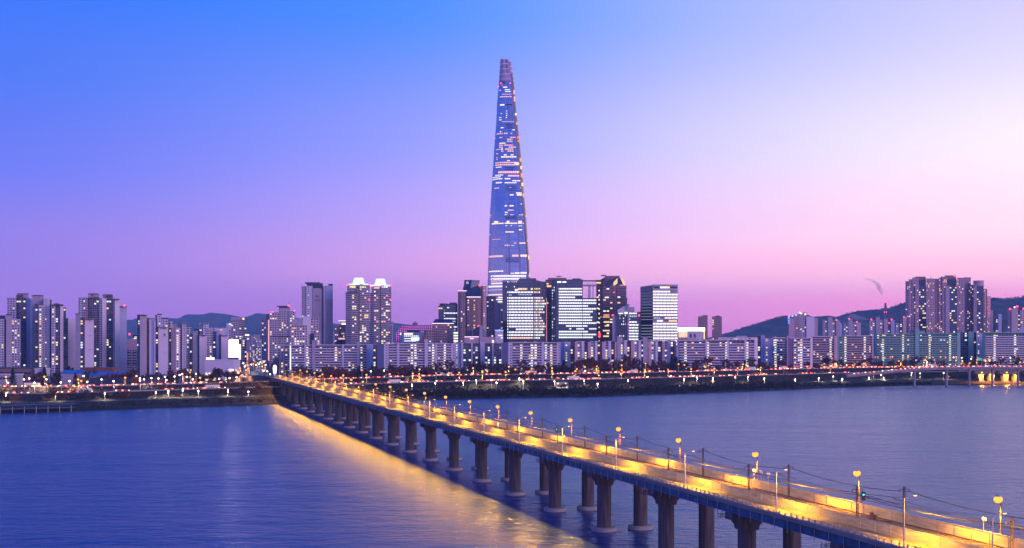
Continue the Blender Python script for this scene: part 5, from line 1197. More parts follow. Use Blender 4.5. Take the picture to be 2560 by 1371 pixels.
# signals and small boards
g_green = glow("green_signal", (.05, 1, .55), 4)
def signal(Y, perp, lab):
    r = empty("railway_signal", bp(perp, Y, 17.95), lab, "railway signal", "green railway signals on the bridge")
    q = MB(); q.tube([(0, 0, 0), (0, 0, 3.7)], .09, 6); q.build("post", m_steel, r)
    q = MB(); q.box(-.32, .32, -.15, .15, 3.5, 5.0); q.box(-.36, .36, -.45, -.15, 4.75, 4.85); q.build("housing", m_dark, r)
    q = MB(); q.lathe([(0, -.14), (.17, 0), (0, .14)], 0, -.2, 10); q.build("signal_light", g_green, r, (0, 0, 4.5))
signal(212, 123.6, "green railway signal nearest the camera, beside a mast in the lower right")
signal(364, 123.6, "middle green railway signal on the bridge, between two catenary masts")
signal(527, 123.6, "farthest green railway signal on the bridge, small and near the orange lamps")
def board(Y, perp, z, lab):
    r = empty("lit_marker_board", bp(perp, Y, 17.9), lab, "marker board")
    q = MB(); q.tube([(0, 0, 0), (0, 0, z)], .08, 6); q.build("post", m_white, r)
    q = MB(); q.lathe([(.25, z - .2), (.32, z + .6), (.2, z + 1.0), (0, z + 1.05)], 0, 0, 10); q.build("lamp", g_yel, r)
board(423, 124.0, 1.6, "short pale yellow marker lamp between the bridge tracks"); board(596, 121.4, 1.6, "small yellow marker lamp far along the bridge's near lane")
for i, (px, Y) in enumerate(((1800, 268), (1816, 265), (1832, 262), (2340, 196))):
    r = empty("camera_post", bp(133.0, Y, 17.75), ["first", "second", "third"][i] + " of three thin posts with white boxes beside the far railing" if i < 3 else "thin post with two small boxes beside the far railing, near the right edge", "camera post")
    q = MB(); q.tube([(0, 0, 0), (0, 0, 2.6)], .05, 5); q.build("post", m_steel, r)
    q = MB(); q.box(-.25, .05, -.15, .15, 2.6, 3.1); q.box(.15, .4, -.12, .12, 2.5, 3.0); q.build("camera_box", m_white, r)
q = MB(); q.box(-.5, .1, -.3, .3, 0, 1.5); q.box(.25, .7, -.3, .3, 0, 1.1)
tag(q.build("trackside_cabinet", m_rust, None, bp(124.6, 211, 17.95)), "brown trackside cabinet at the foot of the nearest green signal", "cabinet")

# ------------------------------------------------------------------ far right: ramp viaduct and the bridge lit orange
VP = [(2120, 938.5, 1236), (2160, 935, 1240), (2200, 931, 1246), (2250, 926, 1254), (2300, 922, 1262), (2345, 919.5, 1270), (2420, 918.5, 1279), (2500, 918.5, 1283), (2600, 918.5, 1287), (2760, 918.5, 1292)]
via = empty("ramp_viaduct", (X(2400, 1280), 1280, 0), "curving concrete ramp viaduct above the right bank, carrying traffic", "viaduct")
vo = Vector(via.location)
q = MB(); q2 = MB()
VPT = [Vector((X(a, Y), Y, Z(y, Y))) - vo for a, y, Y in VP]
for a, e in zip(VPT, VPT[1:]):
    for w0, w1, z0, z1, qq in ((0, 9, -1.0, 0, q), (1.6, 7.4, -2.3, -1.0, q), (0, .3, 0, .9, q2), (8.7, 9, 0, .9, q2)):
        P = [(a.x, a.y + w0, a.z), (e.x, e.y + w0, e.z), (e.x, e.y + w1, e.z), (a.x, a.y + w1, a.z)]
        lo = [(p[0], p[1], p[2] + z0) for p in P]; hi = [(p[0], p[1], p[2] + z1) for p in P]
        qq.face(hi); qq.face(lo[::-1])
        for i in range(4): j = (i + 1) % 4; qq.face([lo[i], lo[j], hi[j], hi[i]])
q.build("deck", m_conc, via); q2.build("parapet", m_conc, via)
for px, w_ in ((2290, 1.6), (2370, 1.8), (2427, 1.6), (2485, 1.7), (2549, 1.9), (2615, 1.9)):
    Y = lerp(px, [(p[0], p[2]) for p in VP]); z = Z(lerp(px, [(p[0], p[1]) for p in VP]), Y) - 2.2
    q = MB(); x = X(px, Y) - vo.x; q.lathe([(w_ * .75, -2), (w_ * .75, z - 1.2), (w_ * 1.6, z)], x, Y + 4.5 - vo.y, 12); q.build("pier", m_conc, via)
rb = empty("road_bridge", (X(2500, 1322), 1322, 0), "broad road bridge behind the viaduct, its arched piers lit bright orange", "bridge"); ro = Vector(rb.location)
q = MB(); q.box(X(2395, 1316) - ro.x, X(2900, 1316) - ro.x, -6, 20, Z(927, 1316), Z(921, 1316)); q.build("deck", m_conc, rb)
for i, (pa, pb_) in enumerate(((2438, 2488), (2500, 2550), (2562, 2612))):
    xa, xb = X(pa, 1316) - ro.x, X(pb_, 1316) - ro.x; zt = Z(927.5, 1316); w_ = xb - xa; q = MB()
    prof = [(xa, zt), (xa, zt - 2.2), (xa + w_ * .2, zt - 4.4), (xa + w_ * .24, 3.5), (xa + w_ * .44, 3.5), (xa + w_ * .47, zt - 5), (xa + w_ * .52, zt - 3.4), (xa + w_ * .60, zt - 3.0), (xa + w_ * .68, zt - 3.4), (xa + w_ * .74, zt - 5), (xa + w_ * .77, 3.5), (xa + w_ * .97, 3.5), (xa + w_, zt - 4), (xa + w_, zt)]
    f_ = [(x, -4, z) for x, z in prof]; k_ = [(x, 4, z) for x, z in prof]
    q.face(f_); q.face(k_[::-1])
    for u in range(len(prof)): v = (u + 1) % len(prof); q.face([f_[v], f_[u], k_[u], k_[v]])
    po = q.build("arched_pier", m_conc, rb)
    for x0, x1 in ((xa + w_ * .18, xa + w_ * .50), (xa + w_ * .70, xb + .8)):
        q = MB(); q.box(x0, x1, -5.5, 5.5, -2, 3.5); q.build("footing", m_conc, po)
    for fx in (.34, .86):
        q = MB(); lx, lz = xa + w_ * fx, zt - 1.8; q.lathe([(0, -.9), (.9, -.2), (.9, .3), (0, .8)], lx, -6.0, 12); q.build("floodlight", glow("flood_orange", (1, .55, .06), 3), po, (0, 0, lz))
        plight("floodlight_lamp", (lx + ro.x, ro.y - 7.2, lz - 2.0), 36000, (1, .33, .012), .5, cone=178)
# green road sign
r = empty("road_sign", (X(2456, 1284), 1286, Z(918, 1284)), "green road sign on a yellow post above the viaduct", "road sign")
q = MB(); q.tube([(0, 0, 0), (0, 0, 9.5)], .22, 8); q.build("post", shade("yellow_post", (.6, .5, .15), .5), r)
q = MB(); q.box(-4.7, -.2, -.1, .1, 7.0, 9.6); q.build("panel", glow("green_panel", (0, .55, .32), .8, (.02, .3, .2)), r)

# ------------------------------------------------------------------ low buildings and walls of the left bank
def place(px, s): x, y = at(px, s); return x, y, gz(x, y)
def low(name, label, cat, px0, px1, ytop, s, wallm, roofm, D=14, h_over=.4, gable=0.0, extra=None):
    x0, Y = at((px0 + px1) / 2, s); a, e = X(px0, Y), X(px1, Y); zb = gz(x0, Y) - .5; zt = Z(ytop, Y)
    r = empty(name, (x0, Y, zb), label, cat); H = zt - zb; q = MB()
    q.box(a - x0, e - x0, 0, D, 0, H - gable); q.build("wall", wallm, r)
    q = MB(); z = H - gable
    if gable:
        q.face([(a - x0 - .4, -.5, z), (e - x0 + .4, -.5, z), (e - x0 + .4, D / 2, H), (a - x0 - .4, D / 2, H)]); q.face([(a - x0 - .4, D / 2, H), (e - x0 + .4, D / 2, H), (e - x0 + .4, D + .5, z), (a - x0 - .4, D + .5, z)])
        for xx in (a - x0 - .4, e - x0 + .4): q.face([(xx, -.5, z), (xx, D + .5, z), (xx, D / 2, H)])
    else: q.box(a - x0 - h_over, e - x0 + h_over, -h_over, D + h_over, z, z + .8)
    q.build("roof", roofm, r)
    return r, a - x0, e - x0, H
def winrow(r, x0, x1, z, n, w, h, m, y=-.12, name="window"):
    for i in range(n): cube(name, m, r, (x0 + (x1 - x0) * (i + .5) / n, y, z), (w, .3, h))
m_blueroof = shade("blue_sheet_roof", (.05, .16, .40), .5, var=.15); m_redroof = shade("red_brown_roof", (.22, .08, .07), .7, var=.2)
r, a, e, H = low("long_hall", "long brown hall with small dark windows below the left-edge towers", "hall", -20, 86, 922, 235, m_brown, m_roof, 20); winrow(r, a + 8, e - 3, H - 4, 9, 2.6, 2.0, m_dkglass)
r, a, e, H = low("annex", "pale box-shaped annex with one narrow dark window, right of the long brown hall", "annex", 87, 112, 924, 228, m_lav, m_pale, 12); winrow(r, a + 3, e - 3, H - 4, 2, .9, 4, m_dkglass)
r, a, e, H = low("low_building", "low flat-roofed building with a glazed strip at the far left, before the brown hall", "building", -20, 43, 938, 175, m_core, m_pale, 12); winrow(r, a + 4, e - 4, H - 2.6, 5, 6, 1.2, m_dkglass)
low("shed", "small shed with a blue pitched roof right of the pale annex", "shed", 152, 204, 926, 210, m_core, m_blueroof, 16, gable=3)
r, a, e, H = low("long_shed", "long low building with a red-brown roof below the tallest left-bank tower", "shed", 203, 283, 922, 250, m_redroof, m_redroof, 16)
low("shed", "wide shed with a blue pitched roof behind the navy noise wall", "shed", 222, 300, 930, 205, m_conc_dark, m_blueroof, 18, gable=3)
# navy noise wall
x0, y0 = at(318, 146); r = empty("noise_wall", (x0, y0, gz(x0, y0)), "dark navy noise wall along the road in front of the marked tower", "noise wall")
q = MB(); xa, xb = X(224, y0), X(411, y0); z1 = Z(945.5, y0) - gz(x0, y0); q.box(xa - x0, xb - x0, 0, .4, 0, z1); q.build("panel", m_navy, r)
q = MB()
for k in range(26): xx = xa + (xb - xa) * k / 25 - x0; q.box(xx - .12, xx + .12, -.15, -.004, 0, z1 + .25)
q.build("posts", m_dark, r)
# the lit mall beside the avenue
r, a, e, H = low("shopping_mall", "white two-storey shopping mall with glowing ground floor left of the avenue", "mall", 512, 584, 902, 400, m_lav, m_pale, 30)
W_ = e - a
for z0, z1, x0_, x1_, m_ in ((.12, .30, .02, .40, g_warm), (.12, .30, .72, 1, g_white), (.36, .46, .03, .22, g_white), (.5, .62, .30, .62, m_dkglass), (.52, .62, .80, 1.0, g_edge), (.05, .11, .05, .98, g_orange)):
    cube("lit_window" if m_ is not m_dkglass else "window", m_, r, (a + W_ * (x0_ + x1_) / 2, -.15, H * (z0 + z1) / 2), (W_ * (x1_ - x0_), .4, H * (z1 - z0)))
for k in range(6): cube("roof_sign", g_white if k != 2 else g_pink, r, (a + W_ * (.07 + .045 * k), 1, H + 2), (2.0, .5, 2.6))
# dark sail-roofed building and the white pylon at the bridge end
Yp = 1230; r = empty("sail_roof_building", (X(690, Yp), Yp, 5), "dark building with one sloping sail-like roof at the bridge's far end", "building")
q = MB(); P = [(X(a_, Yp) - X(690, Yp), Z(y_, Yp) - 5) for a_, y_ in ((672, 922), (687, 896), (697, 893), (697, 925))]; P = [(P[0][0], 0)] + P[:3] + [(P[3][0], 0)]
f_ = [(x, 0, z) for x, z in P]; k_ = [(x, 12, z) for x, z in P]; q.face(f_[::-1]); q.face(k_)
for u in range(len(P)): v = (u + 1) % len(P); q.face([f_[u], f_[v], k_[v], k_[u]])
q.build("wall", m_dkglass, r)
Yp = 1032; r = empty("light_pylon", (X(687, Yp), Yp, 17), "glowing white light pylon at the far end of the bridge", "light pylon")
zt = Z(913, Yp) - 17; q = MB(); q.lathe([(.5, 0), (.4, zt * .3)], 0, 0, 10); q.build("post", m_white, r)
q = MB(); q.lathe([(0, zt * .3), (1.1, zt * .32), (1.5, zt * .7), (1.1, zt * .95), (0, zt)], 0, 0, 14); q.build("lamp", glow("pylon_white", (1, .93, .97), 5), r)
Yp = 1260; r = empty("domed_canopy", (X(639, Yp), Yp, 6), "small blue domed canopy at the mouth of the avenue", "canopy")
q = MB(); w_ = 12 * Yp / F
for i in range(10):
    t0, t1 = math.pi * i / 10, math.pi * (i + 1) / 10
    q.face([(-w_ * math.cos(t0), -4, 6 + 5 * math.sin(t0)), (-w_ * math.cos(t1), -4, 6 + 5 * math.sin(t1)), (-w_ * math.cos(t1), 8, 6 + 5 * math.sin(t1)), (-w_ * math.cos(t0), 8, 6 + 5 * math.sin(t0))], None, 0, True)
    q.face([(-w_ * math.cos(t0), -4, 6), (-w_ * math.cos(t1), -4, 6), (-w_ * math.cos(t1), -4, 6 + 5 * math.sin(t1)), (-w_ * math.cos(t0), -4, 6 + 5 * math.sin(t0))][::-1])
q.build("roof", m_blueroof, r); q = MB(); q.box(-w_ * .9, w_ * .9, -2, 7, 0, 6); q.build("wall", m_lav, r)
for k in range(4): cube("lit_window", g_white, r, (-w_ * .6 + k * w_ * .4, -2.1, 2.5), (2, .3, 1.6))
# far buildings down the avenue
GAV = "pale buildings far down the avenue"
b = Bld("office_building", "tallest of the hazy buildings far down the avenue, against the mountain", "office building", .95, [('q', 634, 0, 650, 1, 838, 8), ('c', 627, -4, 632, -4, 840), ('q', 640, -3, 655, -2, 851, 6)], D=20, group=GAV)
b = Bld("office_building", "hazy banded block far down the avenue on its right side", "office building", .80, [('r', 637, 0, 656, -2, 869, 14), ('p', 652, -3, 656, -3, 850)], D=20, group=GAV)
b = Bld("office_building", "hazy pale block far down the avenue on its left side, with a red sign", "office building", .80, [('r', 616, 0, 630, 3, 862, 12), ('q', 628, 4, 638, 4, 872, 8)], D=20, group=GAV)
b.band(618, -.4, 622, -.4, 872, 5, g_pink, "sign"); b.band(631, 3.6, 636, 3.6, 864, 2, g_cool, "sign")
b = Bld("office_building", "dim distant tower peeking over the roofs left of the lit twin towers", "office building", .9, [('q', 831, 0, 840, 0, 830, 4), ('q', 977, 3, 984, 3, 806, 3)], D=20, group=GAV)
# terrace on the left shore
x0, y0 = at(70, -3); r = empty("river_terrace", (x0, y0, 0), "dark riverside terrace on short white posts at the lower left shore", "terrace")
q = MB(); ta, tb = at(-60, -4), at(178, -4)
for dz, z_ in ((0, 3.2), (7, 5.4)):
    P = [(ta[0] - x0, ta[1] - y0 + dz), (tb[0] - x0, tb[1] - y0 + dz), (tb[0] - x0, tb[1] - y0 + 8 + dz), (ta[0] - x0, ta[1] - y0 + 8 + dz)]; q.prism(P, z_ - .6, z_, [0] * 4, 0)
q.build("deck", m_navy, r); q = MB()
for k in range(9):
    f = k / 8; q.tube([(ta[0] + (tb[0] - ta[0]) * f - x0, ta[1] + (tb[1] - ta[1]) * f - y0, -1), (ta[0] + (tb[0] - ta[0]) * f - x0, ta[1] + (tb[1] - ta[1]) * f - y0, 4.4)], .16, 6)
q.build("posts", m_steel, r)
# round-shouldered pedestrian tunnel with lamps in the park
x0, y0 = at(1404, 66); z0 = gz(x0, y0); r = empty("underpass_portal", (x0, y0, z0), "lit concrete underpass portal with two bright lamps in the riverside park", "underpass")
q = MB(); q.box(-6, 6, 0, 5, 0, .8 + 4.6); q.build("wall", m_conc, r); q = MB(); q.box(-4.2, 4.2, -.05, -.004, 0, 3.4); q.build("dark_mouth_sheet", m_dark, r)  # thin dark sheet on the wall stands for the shade inside the mouth
for sx_ in (-3.4, 3.4): q = MB(); q.lathe([(0, -.5), (.7, 0), (0, .5)], 0, 0, 10); q.build("lamp", glow("portal_lamp", (1, .8, .5), 6), r, (sx_, -.8, 4.0))
q = MB(); q.box(-4.6, 4.6, -4.0, -3.6, .1, .9); q.build("bench_wall", glow("white_strip", (1, .9, .85), 1.6), r)
plight("portal_light", (x0, y0 - 3, z0 + 4), 8000, (1, .8, .5), .5)

# ------------------------------------------------------------------ street lamps of the far bank
g_lo = glow("street_lamp_orange", (1, .36, .03), 2.4); g_lw = glow("street_lamp_white", (1, .80, .74), 8); g_lr = glow("street_lamp_amber", (1, .20, .02), 2.6)
LP = {}
def lamp_proto(key, m, h, rad):
    r = empty("street_lamp", (0, -900, -50), "x", "street lamp"); q = MB(); q.tube([(0, 0, -h), (0, 0, -h * .5), (0, 0, 0)], [.16, .13, .10], 6); q.build("pole", m_steel, r)
    q = MB(); q.tube([(0, 0, 0), (0, -.9, .25)], .08, 5); q.build("arm", m_steel, r)
    q = MB(); q.lathe([(0, -rad), (rad * .8, -rad * .55), (rad, 0), (rad * .75, rad * .6), (0, rad * .8)], 0, 0, 10); q.build("lamp_globe", m, r, (0, -.9, .1)); LP[key] = [r, 0]
REFS = [(-60, 90, "the left-edge towers"), (90, 190, "the mauve-sided tower"), (190, 330, "the tallest left-bank tower"), (330, 430, "the red-marked gable"), (430, 580, "the white-gabled towers"), (580, 725, "the avenue"),
        (725, 943, "the grey-cored slab"), (943, 1136, "the three-stair pink slab"), (1136, 1255, "the dark-bayed block"), (1255, 1400, "the pink-lit slab"), (1400, 1545, "the first serrated block"), (1545, 1692, "the two-headed serrated block"),
        (1692, 1900, "the longest slab"), (1900, 2032, "the forward pink slab"), (2032, 2183, "the mauve and purple slabs"), (2183, 2401, "the long green slab"), (2401, 2800, "the right-edge slab")]
def ref(px):
    for a, e, n in REFS:
        if a <= px < e: return n
    return REFS[-1][2] if px > 0 else REFS[0][2]
LAMPS = [(905, 926, 'a', 130), (927, 929, 'w', 130), (960, 927, 'w', 135), (1048, 936, 'o', 110), (1048.5, 924, 'w', 150), (1121, 933, 'o', 130), (1132, 921, 'w', 150), (1182.5, 921, 'o', 145), (1180, 934, 'o', 125), (1206, 928.5, 'o', 130), (1218, 929, 'o', 130), (1272, 917.5, 'o', 150), (1288.5, 924.5, 'o', 140), (1329, 922.5, 'o', 140), (1380, 921, 'o', 140),
    (1452, 912, 'o', 150), (1442, 923.5, 'o', 130), (1462.5, 918, 'o', 140), (1492, 915.5, 'o', 145), (1530, 911.5, 'o', 145), (1554, 914, 'o', 140), (1614, 909.5, 'o', 145), (1696.5, 911, 'o', 140), (1711, 913, 'o', 140), (1761, 916, 'o', 135), (1763.5, 918, 'o', 140), (1778, 910, 'o', 145), (1793, 923, 'a', 130), (1858, 911, 'o', 140), (1865, 912.5, 'o', 142), (1870, 916, 'o', 138), (1937, 912, 'o', 140), (1940, 915, 'o', 136),
    (1985, 916, 'o', 135), (2012, 912, 'o', 140), (2035, 921, 'o', 128), (2054.5, 914.5, 'o', 138), (2061, 918, 'o', 134), (2088.5, 913, 'o', 140), (2080, 897, 'a', 170), (2103, 895.5, 'a', 170), (2116.5, 913, 'w', 145), (2131, 913, 'a', 140), (2137, 894, 'o', 170), (2151.5, 894, 'a', 170), (2160, 909, 'o', 140), (2165, 914, 'o', 135), (2198, 921.5, 'o', 120), (2190, 917, 'o', 125), (2229, 917, 'o', 125), (2232, 920, 'o', 122), (2247, 903, 'o', 150), (2253, 908, 'o', 145), (2240, 917, 'o', 128), (2270, 893.5, 'o', 170), (2188, 893.5, 'a', 165), (2194.5, 893.5, 'a', 165), (2226, 893.5, 'a', 168), (2231, 892.5, 'o', 168), (2290, 900.5, 'w', 150),
    (2316.5, 893, 'o', 170), (2332.5, 894, 'a', 168), (2351.5, 893, 'o', 170), (2364, 894, 'a', 168), (2384, 894, 'w', 168), (2390.5, 893, 'o', 170), (2404.5, 895, 'w', 168), (2429.5, 893, 'o', 172), (2428, 897.5, 'w', 165), (2444, 894.5, 'a', 170), (2442.5, 900.5, 'o', 160), (2461, 899.5, 'o', 160), (2464.5, 902.5, 'w', 158), (2473.5, 893, 'o', 172), (2475, 901, 'o', 160), (2485, 895, 'a', 168), (2507.5, 893.5, 'o', 170), (2526, 895, 'w', 168), (2534, 896.5, 'a', 166), (2549, 893, 'o', 172), (2551, 898, 'a', 166), (2390, 902, 'o', 150), (2424.5, 908.5, 'o', 140), (2310, 907, 'o', 140), (2318, 906, 'w', 142), (2338, 907.5, 'a', 140), (2406, 904, 'o', 150), (2497, 913, 'o', 130), (2550, 906, 'o', 140),
    (60, 949, 'w', 105), (111, 942.5, 'o', 125), (15, 943, 'o', 125), (73, 947, 'w', 110), (116, 949, 'w', 115), (174, 953.5, 'w', 98), (195.5, 949.5, 'o', 112), (209, 940.5, 'w', 122), (203, 953, 'o', 100), (253.7, 949.5, 'w', 106), (313, 945, 'o', 130), (341, 940.5, 'w', 150), (350, 947, 'w', 120), (360, 949, 'w', 118), (378.5, 946, 'w', 122), (396, 947, 'w', 120), (412.5, 943, 'w', 130), (436.5, 942, 'w', 132), (449, 938, 'w', 140), (456, 936, 'w', 145), (467, 943, 'w', 130), (475.5, 932, 'o', 150), (490, 935, 'w', 145), (574, 946, 'w', 122), (591.5, 944, 'w', 124), (500, 945, 'o', 128),
    (590, 925, 'o', 330), (600, 921, 'o', 340), (604, 930, 'a', 300), (612, 917, 'w', 360), (620, 914, 'o', 400), (623, 921, 'a', 340), (628, 912, 'w', 430), (633, 910, 'o', 460), (640, 913, 'w', 420), (644, 908, 'o', 500), (648, 911, 'w', 460), (651, 906, 'w', 540), (655, 909, 'o', 500), (660, 905, 'w', 560), (664, 913, 'w', 420), (598, 913, 'w', 420), (615, 926, 'o', 320), (659, 928, 'w', 260), (668, 929, 'w', 240), (675, 936, 'w', 180), (618, 907, 'a', 520), (637, 905, 'a', 560), (608, 909, 'w', 480)]
x_ = 742  # extra lamp row, added along the lower road to make it glow
while x_ < 2120:
    y_s = 94.5; xx, yy = at(x_, y_s); LAMPS.append((x_, HY + (HC - zL(xx) - 7.5) * F / yy, 'o' if int(x_) % 5 else 'a', y_s)); x_ += 58
for x_ in range(20, 560, 66): xx, yy = at(x_, 94.5); LAMPS.append((x_, HY + (HC - zL(xx) - 7.5) * F / yy, 'w', 94.5))  # left stretch of the added lower-road lamps
for m_ in (g_lo, g_lw, g_lr): m_.cycles.emission_sampling = 'FRONT'
for key, m_, h_, rd in (('o', g_lo, 10, .85), ('w', g_lw, 10, .62), ('a', g_lr, 10, .7)): lamp_proto(key, m_, h_, rd)
COLN = {'o': 'orange', 'w': 'white', 'a': 'amber'}; cnt = {}
rl = random.Random(8); LSRC = []
for px, py, k, s_ in sorted(LAMPS):
    x, y = at(px, s_); z = Z(py, y); rf = ref(px); cnt[(k, rf)] = cnt.get((k, rf), 0) + 1
    lab = "%s lit %s street lamp from the left before %s" % (nth(cnt[(k, rf)] - 1), COLN[k], rf)
    pr = LP[k]
    if pr[1] == 0: r = pr[0]; r.location = (x, y + .9, z); r['label'] = lab; r['group'] = "street lamps of the far bank"; pr[1] = 1
    else: r = dup(pr[0], (x, y + .9, z), 0, lab, "street lamps of the far bank")
    hgt = max(3.0, z - gz(x, y)); LSRC.append((x, y, z, k))
    for c_ in r.children:
        if c_.name.startswith("pole"): c_.scale = (1, 1, hgt / 10 * 1.02)
for i, (x, y, z, k) in enumerate(LSRC):
    if i % 2 == 0 or k == 'o': plight("street_light", (x, y - 1.2, z - 1.4), 9000 if k == 'w' else 42000, {'o': (1, .42, .07), 'w': (1, .80, .70), 'a': (1, .30, .06)}[k], .4, cone=148)
# slim white lamps of the riverside park
PK = [(1158, 957, 60), (1190, 951, 66), (1228, 951, 66), (1241, 957, 58), (1298, 947, 68), (1308, 953, 60), (1386, 954, 60), (1460, 952, 62), (1494, 960, 50), (1570, 951, 58), (1710, 948, 58), (1742, 944, 62), (1782, 946, 58), (1838, 944, 58), (1870, 943, 60), (1911, 946, 54), (1988, 949, 50), (2047, 946, 50), (2083, 942, 54), (2106, 948, 46), (2184, 935, 62), (2172, 945, 48), (2203, 938, 56), (2209, 945, 46), (2239, 941, 50), (2279, 933, 58), (2300, 934, 56), (2359, 933, 56), (2366, 933, 56), (15, 985, 60), (139, 984, 60), (262, 984, 60), (390, 981, 62), (421, 978, 62), (457, 976, 62), (496, 978, 60), (570, 976, 60), (621, 980, 54), (1030, 962, 55), (1088, 958, 58)]
PKL = glow('park_lamp_light', (1, .86, .66), 14); PKL.cycles.emission_sampling = 'FRONT'
pk0 = empty("park_lamp", (0, 0, 0), "x", "park lamp", "slim lamps of the riverside park")
q = MB(); q.tube([(0, 0, -4.6), (0, 0, 0)], .10, 6); q.build("pole", m_white, pk0); q = MB(); q.lathe([(0, -.5), (.32, -.3), (.42, .2), (.25, .5), (0, .55)], 0, 0, 10); q.build("lamp", PKL, pk0)
cnt = {}
for i, (px, py, s_) in enumerate(sorted(PK)):
    x, y = at(px, s_); z = Z(py, y); rf = ref(px); cnt[rf] = cnt.get(rf, 0) + 1; lab = "%s slim park lamp from the left by the water before %s" % (nth(cnt[rf] - 1), rf)
    if i == 0: pk0.location = (x, y, z); pk0['label'] = lab; r = pk0
    else: r = dup(pk0, (x, y, z), 0, lab)
    for c_ in r.children:
        if c_.name.startswith("pole"): c_.scale = (1, 1, max(1.0, z - gz(x, y)) / 4.6)
    plight("park_light", (x, y - .8, z - .3), 9000, (1, .80, .48), .3)

# ------------------------------------------------------------------ traffic
def car_proto(kind, colm, front, L_=4.5, Hh=1.5, Wd=1.85):
    q = MB(); hl, hw = L_ / 2, Wd / 2
    if kind == 'car': prof = [(-hl, .3), (hl, .3), (hl, .75), (hl - .9, .95), (hl - 1.7, Hh), (-hl + .9, Hh), (-hl + .1, .98), (-hl, .8)]
    else: prof = [(-hl, .4), (hl, .4), (hl, Hh * .55), (hl - .25, Hh), (-hl, Hh)]
    f_ = [(x, -hw, z) for x, z in prof]; k_ = [(x, hw, z) for x, z in prof]; q.face(f_, None, 0); q.face(k_[::-1], None, 0)
    for u in range(len(prof)): v = (u + 1) % len(prof); q.face([f_[v], f_[u], k_[u], k_[v]], None, 1 if kind == 'car' and u in (3, 5) else 0)
    if kind == 'car': q.box(-hl + 1.1, hl - 1.8, -hw - .01, hw + .01, .98, Hh - .12, 1)
    else: q.box(-hl + .6, hl - .4, -hw - .02, hw + .02, Hh * .5, Hh * .82, 2)
    for wx in (-hl + .9, hl - .9):
        for wy in (-hw, hw): q.lathe([(0, -.1), (.32, -.1), (.32, .1), (0, .1)], 0, 0, 2) if False else q.box(wx - .32, wx + .32, wy - .12, wy + .12, 0, .62, 1)
    for sx_, mi in ((hl, 3), (-hl, 4)):
        for sy_ in (-hw + .3, hw - .3): q.box(sx_ - .55, sx_ + .12, sy_ - .42, sy_ + .42, .5, 1.0, mi)
    return q
g_head = glow("headlight", (1, .62, .30), 6); g_tail = glow("tail_light", (1, .06, .03), 20); g_bus = glow("bus_windows", (1, .7, .4), .45)
paints = [("white", shade("white_car_paint", (.7, .7, .7), .3)), ("silver", shade("silver_car_paint", (.4, .41, .43), .3, metal=.6)), ("black", shade("black_car_paint", (.03, .03, .035), .25)), ("red", shade("red_car_paint", (.4, .03, .03), .3)), ("orange", shade("orange_taxi_paint", (.6, .22, .03), .35))]
PROT = []
for nm, m_ in paints:
    for kd, L_, Hh, Wd, word in (('car', 4.5, 1.48, 1.85, "car"), ('bus', 11, 3.2, 2.5, "bus")):
        if word == "bus" and nm not in ("white", "red"): continue
        me = car_proto(kd, m_, None, L_, Hh, Wd).build("vehicle", [m_, m_dkglass, g_bus, g_head, g_tail]); PROT.append((nm, word, me.data)); bpy.data.objects.remove(me)
rc = random.Random(21); ncar = {}
LANES = [(81.8, zL, 1, "lower", "near"), (87.0, zL, -1, "lower", "far"), (124.2, zU, 1, "upper", "near"), (127.4, zU, 1, "upper", "second"), (131.8, zU, -1, "upper", "third"), (135.0, zU, -1, "upper", "far")]
carlist = []
for s_, zf, dr, rd, ln in LANES:
    px = -30 + rc.random() * 60
    while px < 2590:
        x, y = at(px, s_)
        skip = (rd == "lower" and 2130 < px) or (560 < px < 740) or (px > 2200 and rd == "lower")
        if not skip: carlist.append((px, x, y, zf(x) + .06, dr, rd, ln))
        px += (8 + rc.random() ** 2 * 60) * 1.9 * (1.0 if px > 740 else 1.2)
for i in range(26):
    px = 2140 + i * 17 + rc.uniform(-5, 5); Y = lerp(px, [(p[0], p[2]) for p in VP]); z = Z(lerp(px, [(p[0], p[1]) for p in VP]), Y) + .05
    carlist.append((px, X(px, Y), Y + rc.choice([2.6, 6.3]), z, 1 if i % 2 else -1, "ramp", "viaduct"))
for px, x, y, z, dr, rd, ln in sorted(carlist):
    nm, word, me = rc.choice([p_ for p_ in PROT if p_[1] == 'car']) if rc.random() > .06 else PROT[1]
    o = bpy.data.objects.new("parked_car" if False else word if word == "bus" else "car", me); COL.objects.link(o); o.location = (x, y, z)
    sl_ = (shoreY(x + 5) - shoreY(x - 5)) / 10 if rd != "ramp" else .08
    o.rotation_euler = (0, 0, math.atan(sl_) + (0 if dr > 0 else math.pi))
    key = (nm, word, rd, ln); ncar[key] = ncar.get(key, 0) + 1
    where = "the ramp viaduct" if rd == "ramp" else "the %s expressway's %s lane" % (rd, ln)
    tag(o, "%s %s %s from the left on %s" % (nth(ncar[key] - 1), nm, word, where), word, "traffic on the far bank")
# cars and lights in the avenue
for i in range(22):
    Y = 1240 + i * 26; side = 1 if i % 2 else -1; perp = 123.2 + side * 4.5
    nm, word, me = rc.choice(PROT[:4]); o = bpy.data.objects.new("car" if word == "car" else "bus", me); COL.objects.link(o); o.location = bp(perp, Y, gz(*bp(perp, Y)[:2]) + (3.5 if Y < 1300 else .6)); o.rotation_euler = (0, 0, BANG + (math.pi if side < 0 else 0))
    ncar[side] = ncar.get(side, 0) + 1
    tag(o, "%s vehicle down the avenue, in the %s file facing %s" % (nth(ncar[side] - 1), "right" if side > 0 else "left", "away" if side > 0 else "the bridge"), "car", "traffic in the avenue")

